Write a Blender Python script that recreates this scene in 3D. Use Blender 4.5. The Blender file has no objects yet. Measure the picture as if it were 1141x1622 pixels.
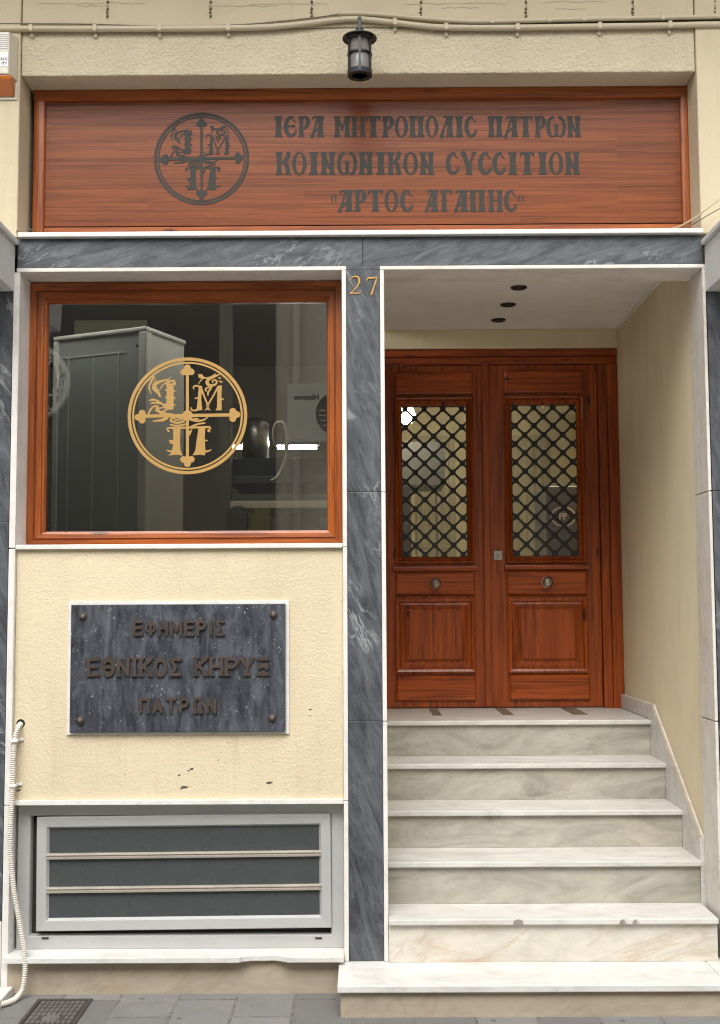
import bpy, bmesh, math, random
import numpy as np
from mathutils import Vector, Matrix
random.seed(7)
S = bpy.context.scene
COL = S.collection
PI = math.pi
R_ = math.radians

# ------------------------------------------------------------------ camera
F_PX, CW, CH = 1880.0, 1141.0, 1622.0
CAM = Vector((0.0, -5.15, 1.626))
PITCH, YAW, ROLL = math.atan(149 / 1880), R_(0.20), R_(0.30)
fw = Vector((-math.sin(YAW) * math.cos(PITCH), math.cos(YAW) * math.cos(PITCH), math.sin(PITCH)))
r0 = Vector((math.cos(YAW), math.sin(YAW), 0))
u0 = r0.cross(fw)
rt = math.cos(ROLL) * r0 - math.sin(ROLL) * u0
up = math.cos(ROLL) * u0 + math.sin(ROLL) * r0
cd = bpy.data.cameras.new('camera')
cam = bpy.data.objects.new('camera', cd)
COL.objects.link(cam)
cam.matrix_world = Matrix(((rt.x, up.x, -fw.x, CAM.x), (rt.y, up.y, -fw.y, CAM.y), (rt.z, up.z, -fw.z, CAM.z), (0, 0, 0, 1)))
cd.sensor_fit = 'VERTICAL'
cd.sensor_height = 36.0
cd.lens = F_PX / CH * 36.0
cd.clip_start, cd.clip_end = 0.05, 500
S.camera = cam

# ------------------------------------------------------------------ sky, sun, exposure
SUN_EL, SUN_AZ = R_(52), R_(188)
w = bpy.data.worlds.new('World'); S.world = w; w.use_nodes = True
nt = w.node_tree; nt.nodes.clear()
sky = nt.nodes.new('ShaderNodeTexSky'); sky.sky_type = 'NISHITA'; sky.sun_disc = False
sky.sun_elevation = SUN_EL; sky.sun_rotation = SUN_AZ
sky.air_density = 1.0; sky.dust_density = 4.0; sky.ozone_density = 1.0
hs = nt.nodes.new('ShaderNodeHueSaturation'); hs.inputs['Saturation'].default_value = 0.16
bgn = nt.nodes.new('ShaderNodeBackground'); bgn.inputs['Strength'].default_value = 0.15
out = nt.nodes.new('ShaderNodeOutputWorld')
nt.links.new(sky.outputs[0], hs.inputs['Color']); nt.links.new(hs.outputs[0], bgn.inputs[0]); nt.links.new(bgn.outputs[0], out.inputs[0])
sd = bpy.data.lights.new('sun', 'SUN'); sd.energy = 1.1; sd.angle = R_(50); sd.color = (1.0, 0.96, 0.9)
sun = bpy.data.objects.new('sun', sd); COL.objects.link(sun)
sdir = Vector((math.sin(SUN_AZ) * math.cos(SUN_EL), math.cos(SUN_AZ) * math.cos(SUN_EL), math.sin(SUN_EL)))
sun.rotation_euler = sdir.to_track_quat('Z', 'Y').to_euler()
sun.location = (0, -6, 9)
S.view_settings.view_transform = 'Standard'; S.view_settings.look = 'None'
S.view_settings.exposure = 0.93; S.view_settings.gamma = 1
S.render.engine = 'CYCLES'
S.cycles.use_denoising = True
S.cycles.max_bounces = 9; S.cycles.diffuse_bounces = 5; S.cycles.transparent_max_bounces = 12
S.cycles.sample_clamp_indirect = 6
S.cycles.filter_width = 1.1

# ------------------------------------------------------------------ picture measure -> metres on a plane of known depth
def W(px, py, Y=0.0):
    d = fw * F_PX + rt * (px - CW / 2) - up * (py - CH / 2)
    t = (Y - CAM.y) / d.y
    return CAM.x + d.x * t, CAM.z + d.z * t
def WX(px, py, Y=0.0): return W(px, py, Y)[0]
def WZ(px, py, Y=0.0): return W(px, py, Y)[1]
def RC(l, t, r, b, Y=0.0):
    mx, my = (l + r) / 2, (t + b) / 2
    return WX(l, my, Y), WX(r, my, Y), WZ(mx, b, Y), WZ(mx, t, Y)     # x0 x1 z0 z1
def WG(px, py, z=0.0):
    d = fw * F_PX + rt * (px - CW / 2) - up * (py - CH / 2)
    t = (z - CAM.z) / d.z
    return CAM.x + d.x * t, CAM.y + d.y * t

# ------------------------------------------------------------------ scene graph helpers
BASE = {}
def thing(name, label, cat, loc=(0, 0, 0), group=None, kind=None):
    o = bpy.data.objects.new(name, None); COL.objects.link(o)
    o.location = loc; o.empty_display_size = 0.05
    o['label'] = label; o['category'] = cat
    if group: o['group'] = group
    if kind: o['kind'] = kind
    BASE[o.name] = Vector(loc)
    return o
def part(name, bm, mat, parent=None, bevel=0.0, smooth=False, label=None, seg=2):
    """bm is in world metres; it is shifted to the thing's base"""
    base = BASE[parent.name] if parent else Vector((0, 0, 0))
    if base.length: bmesh.ops.translate(bm, verts=bm.verts, vec=-base)
    me = bpy.data.meshes.new(name); bm.to_mesh(me); bm.free()
    if smooth:
        for p in me.polygons: p.use_smooth = True
    o = bpy.data.objects.new(name, me); COL.objects.link(o)
    for m in (mat if isinstance(mat, (list, tuple)) else [mat]): me.materials.append(m)
    if parent:
        o.parent = parent; BASE[o.name] = base
    if bevel:
        b = o.modifiers.new('bevel', 'BEVEL'); b.width = bevel; b.segments = seg; b.limit_method = 'ANGLE'; b.angle_limit = R_(40)
    if label: o['label'] = label
    return o
def whole(name, bm, mat, label, cat, loc=(0, 0, 0), group=None, **k):
    BASE['_tmp'] = Vector(loc)
    bmesh.ops.translate(bm, verts=bm.verts, vec=-Vector(loc))
    o = part(name, bm, mat, None, **k); o.location = loc
    o['label'] = label; o['category'] = cat
    if group: o['group'] = group
    BASE[o.name] = Vector(loc)
    return o
def NB(): return bmesh.new()
def box(bm, x0, x1, y0, y1, z0, z1):
    if x1 < x0: x0, x1 = x1, x0
    if y1 < y0: y0, y1 = y1, y0
    if z1 < z0: z0, z1 = z1, z0
    v = [bm.verts.new(p) for p in ((x0, y0, z0), (x1, y0, z0), (x1, y1, z0), (x0, y1, z0), (x0, y0, z1), (x1, y0, z1), (x1, y1, z1), (x0, y1, z1))]
    for f in ((3, 2, 1, 0), (4, 5, 6, 7), (0, 1, 5, 4), (1, 2, 6, 5), (2, 3, 7, 6), (3, 0, 4, 7)):
        bm.faces.new([v[i] for i in f])
    return bm
def prism(bm, pts, axis, a0, a1):
    """closed outline extruded along an axis; pts are the two other coordinates in x,y,z order"""
    def mk(p, a):
        if axis == 'x': return (a, p[0], p[1])
        if axis == 'y': return (p[0], a, p[1])
        return (p[0], p[1], a)
    A = [bm.verts.new(mk(p, a0)) for p in pts]; B = [bm.verts.new(mk(p, a1)) for p in pts]
    n = len(pts)
    bm.faces.new(A); bm.faces.new(B[::-1])
    for i in range(n):
        bm.faces.new((A[i], B[i], B[(i + 1) % n], A[(i + 1) % n]))
    bmesh.ops.recalc_face_normals(bm, faces=bm.faces)
    return bm
def frame_strip(bm, x0, x1, z0, z1, prof, mitre=True):
    """mitred rectangular frame in the facade plane: prof = [(inset, y), ...] from outside edge to inside edge"""
    rings = []
    for ins, y in prof:
        rings.append([bm.verts.new(p) for p in ((x0 + ins, y, z0 + ins), (x1 - ins, y, z0 + ins), (x1 - ins, y, z1 - ins), (x0 + ins, y, z1 - ins))])
    for a, b in zip(rings, rings[1:]):
        for i in range(4):
            j = (i + 1) % 4
            bm.faces.new((a[i], a[j], b[j], b[i]))
    bmesh.ops.recalc_face_normals(bm, faces=bm.faces)
    return bm
def lathe(bm, prof, c, n=28, axis='z'):
    """prof = [(radius, height)...] about axis through c"""
    rings = []
    for r, h in prof:
        ring = []
        for i in range(n):
            a = 2 * PI * i / n
            x, y = r * math.cos(a), r * math.sin(a)
            p = (x, y, h) if axis == 'z' else ((x, h, y) if axis == 'y' else (h, x, y))
            ring.append(bm.verts.new((c[0] + p[0], c[1] + p[1], c[2] + p[2])))
        rings.append(ring)
    for a, b in zip(rings, rings[1:]):
        for i in range(n):
            bm.faces.new((a[i], a[(i + 1) % n], b[(i + 1) % n], b[i]))
    for rg in (rings[0], rings[-1]):
        try: bm.faces.new(rg)
        except ValueError: pass
    bmesh.ops.recalc_face_normals(bm, faces=bm.faces)
    return bm
def smoothpath(pts, step=0.02):
    pts = [Vector(p) for p in pts]
    P = [pts[0]] + pts + [pts[-1]]
    res = []
    for i in range(1, len(P) - 2):
        a, b, c, d = P[i - 1:i + 3]
        n = max(2, int((c - b).length / step))
        for k in range(n):
            t = k / n
            res.append(0.5 * ((2 * b) + (c - a) * t + (2 * a - 5 * b + 4 * c - d) * t * t + (3 * b - a - 3 * c + d) * t ** 3))
    res.append(pts[-1])
    return res
def tube(bm, pts, rad, n=10, cap=True):
    """pts already dense; rad a number or function of index"""
    rings = []
    prev = None
    for i, p in enumerate(pts):
        t = (pts[min(i + 1, len(pts) - 1)] - pts[max(i - 1, 0)]).normalized()
        if prev is None:
            ref = Vector((0, 0, 1)) if abs(t.z) < 0.9 else Vector((0, 1, 0))
            u = t.cross(ref).normalized()
        else:
            u = (prev - t * prev.dot(t)).normalized()
        prev = u; v = t.cross(u)
        r = rad(i) if callable(rad) else rad
        rings.append([bm.verts.new(p + (u * math.cos(2 * PI * k / n) + v * math.sin(2 * PI * k / n)) * r) for k in range(n)])
    for a, b in zip(rings, rings[1:]):
        for i in range(n):
            bm.faces.new((a[i], a[(i + 1) % n], b[(i + 1) % n], b[i]))
    if cap:
        bm.faces.new(rings[0]); bm.faces.new(rings[-1])
    bmesh.ops.recalc_face_normals(bm, faces=bm.faces)
    return bm

# ------------------------------------------------------------------ materials
class MN:
    def __init__(s, name):
        s.m = bpy.data.materials.new(name); s.m.use_nodes = True
        s.t = s.m.node_tree; s.t.nodes.clear()
        s.o = s.t.nodes.new('ShaderNodeOutputMaterial')
        s.p = s.n('ShaderNodeBsdfPrincipled'); s.l(s.p.outputs[0], s.o.inputs[0])
        s.tc = s.n('ShaderNodeTexCoord').outputs['Object']
        s.geo = None
    def n(s, t): return s.t.nodes.new(t)
    def l(s, a, b): s.t.links.new(a, b)
    def set(s, i, v):
        if hasattr(v, 'links'): s.l(v, i)
        elif isinstance(v, (tuple, list)) and len(v) == 3 and i.type == 'RGBA': i.default_value = (*v, 1)
        else: i.default_value = v
    def world(s):
        if s.geo is None: s.geo = s.n('ShaderNodeNewGeometry')
        return s.geo.outputs['Position']
    def map(s, scale=(1, 1, 1), loc=(0, 0, 0), rot=(0, 0, 0), src=None):
        m = s.n('ShaderNodeMapping'); s.l(src or s.tc, m.inputs[0])
        m.inputs['Scale'].default_value = scale; m.inputs['Location'].default_value = loc; m.inputs['Rotation'].default_value = rot
        return m.outputs[0]
    def rmap(s, scale, rot, src, loc=(0, 0, 0)):
        return s.map(scale, loc, src=s.map(rot=rot, src=src))
    def noise(s, vec, scale=5, detail=6, rough=0.55, dist=0.0):
        x = s.n('ShaderNodeTexNoise'); s.l(vec, x.inputs['Vector'])
        x.inputs['Scale'].default_value = scale; x.inputs['Detail'].default_value = detail
        x.inputs['Roughness'].default_value = rough; x.inputs['Distortion'].default_value = dist
        return x.outputs[0]
    def voro(s, vec, scale=5, feat='F1', rand=1.0, outp='Distance'):
        x = s.n('ShaderNodeTexVoronoi'); s.l(vec, x.inputs['Vector']); x.feature = feat
        x.inputs['Scale'].default_value = scale; x.inputs['Randomness'].default_value = rand
        return x.outputs[outp]
    def ramp(s, fac, stops, interp='LINEAR'):
        r = s.n('ShaderNodeValToRGB'); s.l(fac, r.inputs[0]); e = r.color_ramp; e.interpolation = interp
        while len(e.elements) < len(stops): e.elements.new(0.5)
        for el, (p, c) in zip(e.elements, stops):
            el.position = p; el.color = (*c, 1) if isinstance(c, (tuple, list)) else (c, c, c, 1)
        return r.outputs[0]
    def mix(s, a, b, fac, mode='MIX'):
        x = s.n('ShaderNodeMix'); x.data_type = 'RGBA'; x.blend_type = mode
        s.set(x.inputs[0], fac); s.set(x.inputs[6], a); s.set(x.inputs[7], b)
        return x.outputs[2]
    def math(s, op, a, b=0.0):
        x = s.n('ShaderNodeMath'); x.operation = op; s.set(x.inputs[0], a); s.set(x.inputs[1], b); return x.outputs[0]
    def bump(s, h, strength=0.3, dist=0.01, prev=None):
        b = s.n('ShaderNodeBump'); s.l(h, b.inputs['Height']); b.inputs['Strength'].default_value = strength; b.inputs['Distance'].default_value = dist
        if prev: s.l(prev, b.inputs['Normal'])
        return b.outputs[0]
    def fin(s, col, rough=0.5, normal=None, metal=0.0, spec=None, coat=0.0, coat_rough=0.1):
        s.set(s.p.inputs['Base Color'], col); s.set(s.p.inputs['Roughness'], rough)
        s.p.inputs['Metallic'].default_value = metal
        if spec is not None: s.p.inputs['Specular IOR Level'].default_value = spec
        if coat: s.p.inputs['Coat Weight'].default_value = coat; s.p.inputs['Coat Roughness'].default_value = coat_rough
        if normal: s.l(normal, s.p.inputs['Normal'])
        return s.m

def plain(name, col, rough=0.5, metal=0.0, var=0.12, bump=0.0, spec=None):
    m = MN(name)
    n = m.noise(m.world(), 9, 5, 0.6)
    c = m.mix(tuple(x * (1 - var) for x in col), tuple(min(1, x * (1 + var)) for x in col), n)
    nm = m.bump(m.noise(m.world(), 140, 3), bump, 0.004) if bump else None
    return m.fin(c, m.ramp(n, [(0.3, max(0.02, rough - 0.06)), (0.7, min(1, rough + 0.06))]), nm, metal, spec)

def stucco(name, col, scale=70, strength=0.6, dist=0.006, dirt=0.35, dirtcol=(0.30, 0.23, 0.13)):
    m = MN(name); wv = m.world()
    a = m.noise(wv, scale, 3, 0.5, 0.8)
    b = m.voro(m.map((1, 1, 1.25), src=wv), scale * 0.8, 'SMOOTH_F1')
    h = m.math('ADD', a, m.math('MULTIPLY', b, 0.7))
    nm = m.bump(h, strength, dist)
    nm = m.bump(m.noise(wv, 7, 4, 0.6), 0.25, 0.01, nm)
    big = m.noise(m.map((1.3, 1.3, 0.6), src=wv), 1.6, 7, 0.65, 0.4)
    c = m.mix(col, tuple(x * 0.86 for x in col), m.ramp(big, [(0.35, 0.0), (0.7, 1.0)]))
    st = m.noise(m.map((9, 9, 0.7), src=wv), 1.5, 6, 0.7)
    c = m.mix(c, dirtcol, m.math('MULTIPLY', m.ramp(st, [(0.56, 0.0), (0.78, 1.0)]), dirt))
    sp = m.noise(wv, 24, 3, 0.6)
    c = m.mix(c, tuple(x * 0.55 for x in col), m.math('MULTIPLY', m.ramp(sp, [(0.72, 0.0), (0.78, 1.0)]), 0.35))
    return m.fin(c, 0.88, nm, spec=0.2)

def grey_marble(name, vert=True):
    m = MN(name); wv = m.world()
    rot = (0, R_(17), 0) if vert else (0, R_(-72), 0)
    v = m.rmap((5.0, 3, 1.0), rot, wv)
    streak = m.noise(v, 4.0, 11, 0.74, 1.3)
    fine = m.noise(m.rmap((22, 9, 3.0), rot, wv), 4.0, 8, 0.75, 0.8)
    cloud = m.noise(wv, 3.0, 5, 0.6)
    base = m.ramp(streak, [(0.28, (0.022, 0.025, 0.029)), (0.44, (0.056, 0.062, 0.070)), (0.57, (0.098, 0.107, 0.118)), (0.76, (0.18, 0.19, 0.20))])
    base = m.mix(base, (0.17, 0.185, 0.21), m.math('MULTIPLY', m.ramp(fine, [(0.46, 0.0), (0.75, 1.0)]), 0.55))
    base = m.mix(base, (0.028, 0.031, 0.036), m.math('MULTIPLY', m.ramp(cloud, [(0.5, 0.0), (0.75, 1.0)]), 0.55))
    vv = m.rmap((1.9, 1.8, 0.62), (0, R_(38) if vert else R_(-62), 0), wv)
    warp = m.noise(vv, 2.2, 7, 0.62, 0.6)
    vein = m.ramp(m.math('ABSOLUTE', m.math('SUBTRACT', warp, 0.5)), [(0.0, 1.0), (0.005, 0.6), (0.012, 0.0)])
    mask = m.ramp(m.noise(wv, 2.3, 3, 0.6), [(0.50, 0.0), (0.60, 1.0)])
    c = m.mix(base, (0.60, 0.61, 0.61), m.math('MULTIPLY', vein, m.math('MULTIPLY', mask, 0.42 if vert else 0.3)))
    pit = m.ramp(m.noise(wv, 90, 2, 0.5), [(0.70, 0.0), (0.76, 1.0)])
    c = m.mix(c, (0.34, 0.35, 0.36), m.math('MULTIPLY', pit, 0.30))
    nm = m.bump(m.noise(wv, 38, 5, 0.6), 0.08, 0.003)
    return m.fin(c, m.ramp(streak, [(0.3, 0.30), (0.7, 0.48)]), nm, spec=0.4)

def white_marble(name, tone=(0.74, 0.72, 0.68), vein=(0.42, 0.41, 0.38), stain=(0.50, 0.36, 0.20), amt=0.5, dirt=0.25, axis='x', rough=0.42):
    m = MN(name); wv = m.world()
    sc = {'x': (0.9, 2.6, 2.9), 'z': (4.0, 4.0, 0.8)}[axis]
    v = m.rmap(sc, (0, R_(5), 0), wv)
    n1 = m.noise(v, 2.4, 9, 0.66, 1.6)
    c = m.mix(tone, vein, m.math('MULTIPLY', m.ramp(n1, [(0.38, 0.0), (0.52, 0.35), (0.72, 1.0)]), amt))
    n2 = m.noise(m.map(tuple(x * 0.8 for x in sc), loc=(3, 1, 5), src=wv), 1.9, 7, 0.65, 1.0)
    c = m.mix(c, stain, m.math('MULTIPLY', m.ramp(n2, [(0.55, 0.0), (0.80, 1.0)]), dirt))
    wpv = m.noise(m.rmap(sc, (0, R_(25), 0), wv, (7, 2, 9)), 1.3, 6, 0.6, 0.8)
    ln = m.ramp(m.math('ABSOLUTE', m.math('SUBTRACT', wpv, 0.5)), [(0.0, 1.0), (0.012, 0.3), (0.03, 0.0)])
    c = m.mix(c, tuple(x * 0.8 for x in stain), m.math('MULTIPLY', ln, dirt * 0.45))
    wear = m.ramp(m.noise(m.map((1, 1.4, 1.8), loc=(2, 8, 3), src=wv), 6.5, 9, 0.72, 0.5), [(0.46, 0.0), (0.72, 1.0)])
    c = m.mix(c, tuple(x * 0.52 for x in tone), m.math('MULTIPLY', wear, 0.34))
    sp = m.ramp(m.noise(wv, 55, 3, 0.6), [(0.64, 0.0), (0.74, 1.0)])
    c = m.mix(c, (0.27, 0.24, 0.19), m.math('MULTIPLY', sp, 0.34))
    nm = m.bump(m.noise(wv, 45, 5, 0.6), 0.10, 0.003)
    return m.fin(c, m.ramp(n1, [(0.3, rough - 0.08), (0.7, rough + 0.1)]), nm, spec=0.35)

def wood(name, light, dark, axis='x', planks=None, rough=0.30, knots=0.8, coat=0.35, scale=1.0, spec=0.35):
    m = MN(name); wv = m.world()
    long, cross = (1.1 * scale if scale == 1.0 else 0.8), 17.0 * scale
    sc = (long, cross, cross) if axis == 'x' else (cross, cross, long)
    vec = m.map(sc, src=wv)
    tone_shift = None
    if planks:
        br = m.n('ShaderNodeTexBrick')
        pm = m.map((1, 1, 1), rot=(R_(90), 0, 0), src=wv)
        m.l(pm, br.inputs['Vector']); br.inputs['Scale'].default_value = 1.0
        br.inputs['Brick Width'].default_value = planks[0]; br.inputs['Row Height'].default_value = planks[1]
        br.inputs['Mortar Size'].default_value = 0.0007; br.inputs['Mortar Smooth'].default_value = 0.6
        br.offset = 0.37; br.inputs['Color1'].default_value = (0, 0, 0, 1); br.inputs['Color2'].default_value = (1, 1, 1, 1); br.inputs['Mortar'].default_value = (0.3, 0.3, 0.3, 1)
        tone_shift = br.outputs[0]
        off = m.n('ShaderNodeVectorMath'); off.operation = 'MULTIPLY_ADD'
        m.l(br.outputs[0], off.inputs[0]); off.inputs[1].default_value = (2.2, 7.0, 5.0); m.l(vec, off.inputs[2]); vec = off.outputs[0]
    g = m.noise(vec, 1.0, 8, 0.68, 1.1)
    f = m.noise(m.map((sc[0] * 1.6, sc[1] * 3.2, sc[2] * 3.2) if axis == 'x' else (sc[0] * 3.2, sc[1] * 3.2, sc[2] * 1.6), src=wv), 1.0, 4, 0.6, 0.9)
    c = m.ramp(g, [(0.28, dark), (0.46, tuple(0.45 * a + 0.55 * b for a, b in zip(dark, light))), (0.60, light), (0.78, tuple(0.6 * a + 0.4 * b for a, b in zip(light, dark)))])
    c = m.mix(c, tuple(x * 0.45 for x in dark), m.math('MULTIPLY', m.ramp(f, [(0.48, 0.0), (0.62, 1.0)]), 0.62))
    if tone_shift is not None:
        c = m.mix(c, tuple(min(1, x * 0.62) for x in light), m.math('MULTIPLY', tone_shift, 0.22))
    if knots:
        kv = m.map(tuple(x * 0.22 for x in ((6.0, 12, 24) if axis == 'x' else (24, 12, 6.0))), src=wv)
        k = m.voro(kv, 1.7, 'F1', 1.0)
        kk = m.ramp(k, [(0.0, 1.0), (0.065, 0.9), (0.115, 0.0)])
        c = m.mix(c, (0.018, 0.006, 0.003), m.math('MULTIPLY', kk, knots))
    c = m.mix(c, tuple(x * 0.6 for x in dark), m.math('MULTIPLY', m.ramp(m.noise(wv, 2.1, 4, 0.6), [(0.5, 0.0), (0.8, 1.0)]), 0.25))
    nm = m.bump(g, 0.06, 0.002)
    return m.fin(c, m.ramp(f, [(0.3, rough), (0.8, rough + 0.16)]), nm, spec=spec, coat=coat, coat_rough=0.16)

def metal(name, col, rough=0.35, var=0.15):
    m = MN(name); wv = m.world()
    n = m.noise(wv, 30, 5, 0.65)
    c = m.mix(col, tuple(x * (1 - var * 2) for x in col), m.ramp(n, [(0.4, 0.0), (0.7, 1.0)]))
    return m.fin(c, m.ramp(n, [(0.3, rough - 0.05), (0.75, rough + 0.15)]), m.bump(n, 0.05, 0.002), 1.0)

def glass(name, ior=1.9, tint=(0.84, 0.87, 0.84), rough=0.01):
    m = MN(name); t = m.t
    t.nodes.remove(m.p)
    fr = m.n('ShaderNodeFresnel'); fr.inputs[0].default_value = ior
    tr = m.n('ShaderNodeBsdfTransparent'); tr.inputs[0].default_value = (*tint, 1)
    gl = m.n('ShaderNodeBsdfGlossy'); gl.inputs['Roughness'].default_value = rough
    nv = m.noise(m.world(), 1.4, 2, 0.5)
    b = m.bump(nv, 0.02, 0.01); m.l(b, gl.inputs['Normal'])
    mx = m.n('ShaderNodeMixShader'); m.l(fr.outputs[0], mx.inputs[0]); m.l(tr.outputs[0], mx.inputs[1]); m.l(gl.outputs[0], mx.inputs[2])
    m.l(mx.outputs[0], m.o.inputs[0])
    return m.m

def lamp_mat(name, col, strength):
    m = MN(name); m.p.inputs['Emission Color'].default_value = (*col, 1); m.p.inputs['Emission Strength'].default_value = strength
    return m.fin(col, 0.4)

M = {}
M['stucco_rough'] = stucco('stucco_rough', (0.60, 0.525, 0.38), 85, 0.8, 0.008, 0.25)
M['stucco_smooth'] = stucco('stucco_smooth', (0.60, 0.52, 0.365), 90, 0.25, 0.003, 0.20)
M['stucco_yellow'] = stucco('stucco_yellow', (0.70, 0.605, 0.425), 105, 0.42, 0.005, 0.30, (0.42, 0.30, 0.15))
M['porch_paint'] = stucco('porch_paint', (0.76, 0.665, 0.475), 120, 0.10, 0.002, 0.30, (0.33, 0.24, 0.12))
M['ceiling_paint'] = stucco('ceiling_paint', (0.84, 0.82, 0.78), 120, 0.06, 0.002, 0.12, (0.4, 0.35, 0.28))
M['grey_marble_v'] = grey_marble('grey_marble_pillar', True)
M['grey_marble_h'] = grey_marble('grey_marble_lintel', False)
M['trim_marble'] = white_marble('trim_marble', (0.78, 0.76, 0.72), (0.55, 0.53, 0.50), (0.52, 0.40, 0.26), 0.4, 0.28, 'z')
M['soffit_marble'] = white_marble('soffit_marble', (0.78, 0.74, 0.68), (0.50, 0.44, 0.36), (0.46, 0.33, 0.19), 0.5, 0.4, 'x')
M['jamb_marble'] = white_marble('jamb_marble', (0.72, 0.69, 0.63), (0.50, 0.46, 0.40), (0.52, 0.38, 0.20), 0.5, 0.6, 'z')
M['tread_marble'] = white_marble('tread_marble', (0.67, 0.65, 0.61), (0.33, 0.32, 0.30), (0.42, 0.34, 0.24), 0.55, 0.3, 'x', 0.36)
M['riser_marble'] = white_marble('riser_marble', (0.46, 0.435, 0.37), (0.23, 0.22, 0.18), (0.31, 0.24, 0.15), 1.0, 0.45, 'x', 0.45)  # darker than the bottom riser: porch shade is put into this colour
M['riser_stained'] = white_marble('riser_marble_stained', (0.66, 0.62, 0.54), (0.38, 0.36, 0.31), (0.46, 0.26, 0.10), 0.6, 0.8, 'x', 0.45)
M['slab_marble'] = white_marble('slab_marble', (0.74, 0.73, 0.70), (0.42, 0.42, 0.40), (0.58, 0.44, 0.26), 0.6, 0.3, 'x', 0.38)
M['plinth_marble'] = white_marble('plinth_marble', (0.45, 0.38, 0.29), (0.30, 0.26, 0.20), (0.36, 0.22, 0.11), 0.6, 0.6, 'x', 0.6)
M['sign_wood'] = wood('sign_board_wood', (0.265, 0.072, 0.019), (0.135, 0.031, 0.0075), 'x', (0.72, 0.118), 0.30, 0.0, 0.10, scale=1.9, spec=0.25)
M['frame_wood_h'] = wood('frame_wood_across', (0.40, 0.108, 0.021), (0.21, 0.045, 0.009), 'x', None, 0.28, 0.9)
M['frame_wood_v'] = wood('frame_wood_upright', (0.40, 0.108, 0.021), (0.21, 0.045, 0.009), 'z', None, 0.28, 0.9)
M['door_wood_h'] = wood('door_wood_across', (0.42, 0.083, 0.011), (0.20, 0.033, 0.0045), 'x', None, 0.30, 0.95, 0.22)
M['door_wood_v'] = wood('door_wood_upright', (0.39, 0.080, 0.011), (0.19, 0.031, 0.0045), 'z', None, 0.30, 0.95, 0.22)
M['black_iron'] = plain('black_iron', (0.012, 0.012, 0.013), 0.42, 0.0, 0.3, 0.1)
M['lamp_black'] = plain('lamp_black_paint', (0.010, 0.011, 0.012), 0.4, 0.0, 0.3)
M['lamp_glass'] = plain('frosted_lamp_glass', (0.17, 0.16, 0.15), 0.25, 0.0, 0.12, 0.0, 0.6)
M['window_glass'] = glass('window_glass', 2.5, (0.93, 0.94, 0.91))
M['door_glass'] = glass('door_glass', 1.75, (0.86, 0.88, 0.84))
M['alu'] = plain('anodised_aluminium', (0.50, 0.50, 0.49), 0.42, 0.25, 0.06)
M['alu_dark'] = plain('aluminium_track', (0.10, 0.10, 0.10), 0.5, 0.2, 0.1)
M['bar_metal'] = plain('champagne_bar', (0.52, 0.47, 0.40), 0.35, 0.35, 0.08)
M['frosted'] = plain('frosted_dark_glass', (0.058, 0.067, 0.067), 0.28, 0.0, 0.10, 0.05, 0.5)
M['gold_vinyl'] = plain('gold_vinyl', (0.42, 0.25, 0.07), 0.5, 0.15, 0.05)
M['dark_vinyl'] = plain('charcoal_vinyl', (0.045, 0.043, 0.038), 0.6, 0.0, 0.1, spec=0.25)
M['brass'] = metal('aged_brass', (0.50, 0.29, 0.10), 0.42)
M['nickel'] = metal('satin_nickel', (0.42, 0.38, 0.32), 0.30)
M['steel'] = metal('steel', (0.50, 0.49, 0.46), 0.32)
M['pvc'] = plain('painted_conduit', (0.52, 0.45, 0.32), 0.55, 0.0, 0.10)
M['pvc_white'] = plain('corrugated_white', (0.66, 0.62, 0.54), 0.5, 0.0, 0.14)
M['worn_dark'] = plain('dark_cast_iron', (0.062, 0.052, 0.045), 0.7, 0.1, 0.4, 0.3)
M['worktop'] = plain('worktop_edge', (0.66, 0.60, 0.48), 0.35, 0.2)
M['wire'] = plain('grey_cable', (0.20, 0.18, 0.15), 0.6)
M['rust'] = plain('rusty_iron', (0.19, 0.14, 0.09), 0.8, 0.0, 0.4, 0.3)
M['white_paint'] = stucco('white_paint', (0.66, 0.66, 0.65), 60, 0.25, 0.003, 0.35, (0.35, 0.32, 0.27))
M['dark_void'] = plain('dark_joint', (0.02, 0.019, 0.017), 0.9)
M['plastic_cream'] = plain('siren_plastic', (0.62, 0.58, 0.48), 0.45, 0.0, 0.06)
M['plastic_white'] = plain('white_plastic', (0.74, 0.74, 0.72), 0.4, 0.0, 0.05)
M['amber'] = plain('amber_lens', (0.42, 0.115, 0.012), 0.22, 0.0, 0.12)
M['ink'] = plain('black_ink', (0.02, 0.02, 0.022), 0.6)
M['letter_bronze'] = plain('bronze_letter', (0.070, 0.052, 0.042), 0.45, 0.2, 0.35, 0.15)
M['cupboard'] = plain('cupboard_grey', (0.075, 0.077, 0.08), 0.5)
M['cab_grey'] = plain('cabinet_grey', (0.38, 0.41, 0.425), 0.5, 0.0, 0.08)
M['cab_white'] = plain('cabinet_white', (0.78, 0.78, 0.76), 0.42, 0.0, 0.05)
M['cab_side'] = plain('cabinet_side', (0.72, 0.72, 0.71), 0.45, 0.0, 0.06)
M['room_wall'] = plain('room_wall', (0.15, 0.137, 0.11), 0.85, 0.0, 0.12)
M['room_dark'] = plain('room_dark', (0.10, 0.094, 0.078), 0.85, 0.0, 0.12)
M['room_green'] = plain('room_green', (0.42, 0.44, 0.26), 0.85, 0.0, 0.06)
M['hall_cream'] = plain('hall_cream', (0.56, 0.50, 0.34), 0.7, 0.0, 0.06)
M['hall_floor'] = plain('hall_floor', (0.30, 0.26, 0.20), 0.4, 0.0, 0.12)
M['olive_card'] = plain('olive_card', (0.22, 0.19, 0.05), 0.8, 0.0, 0.12)
M['blue_steel'] = plain('blue_steel', (0.045, 0.055, 0.075), 0.4, 0.1, 0.1)
M['tube_light'] = lamp_mat('tube_light', (1.0, 0.97, 0.88), 70.0)
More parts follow.
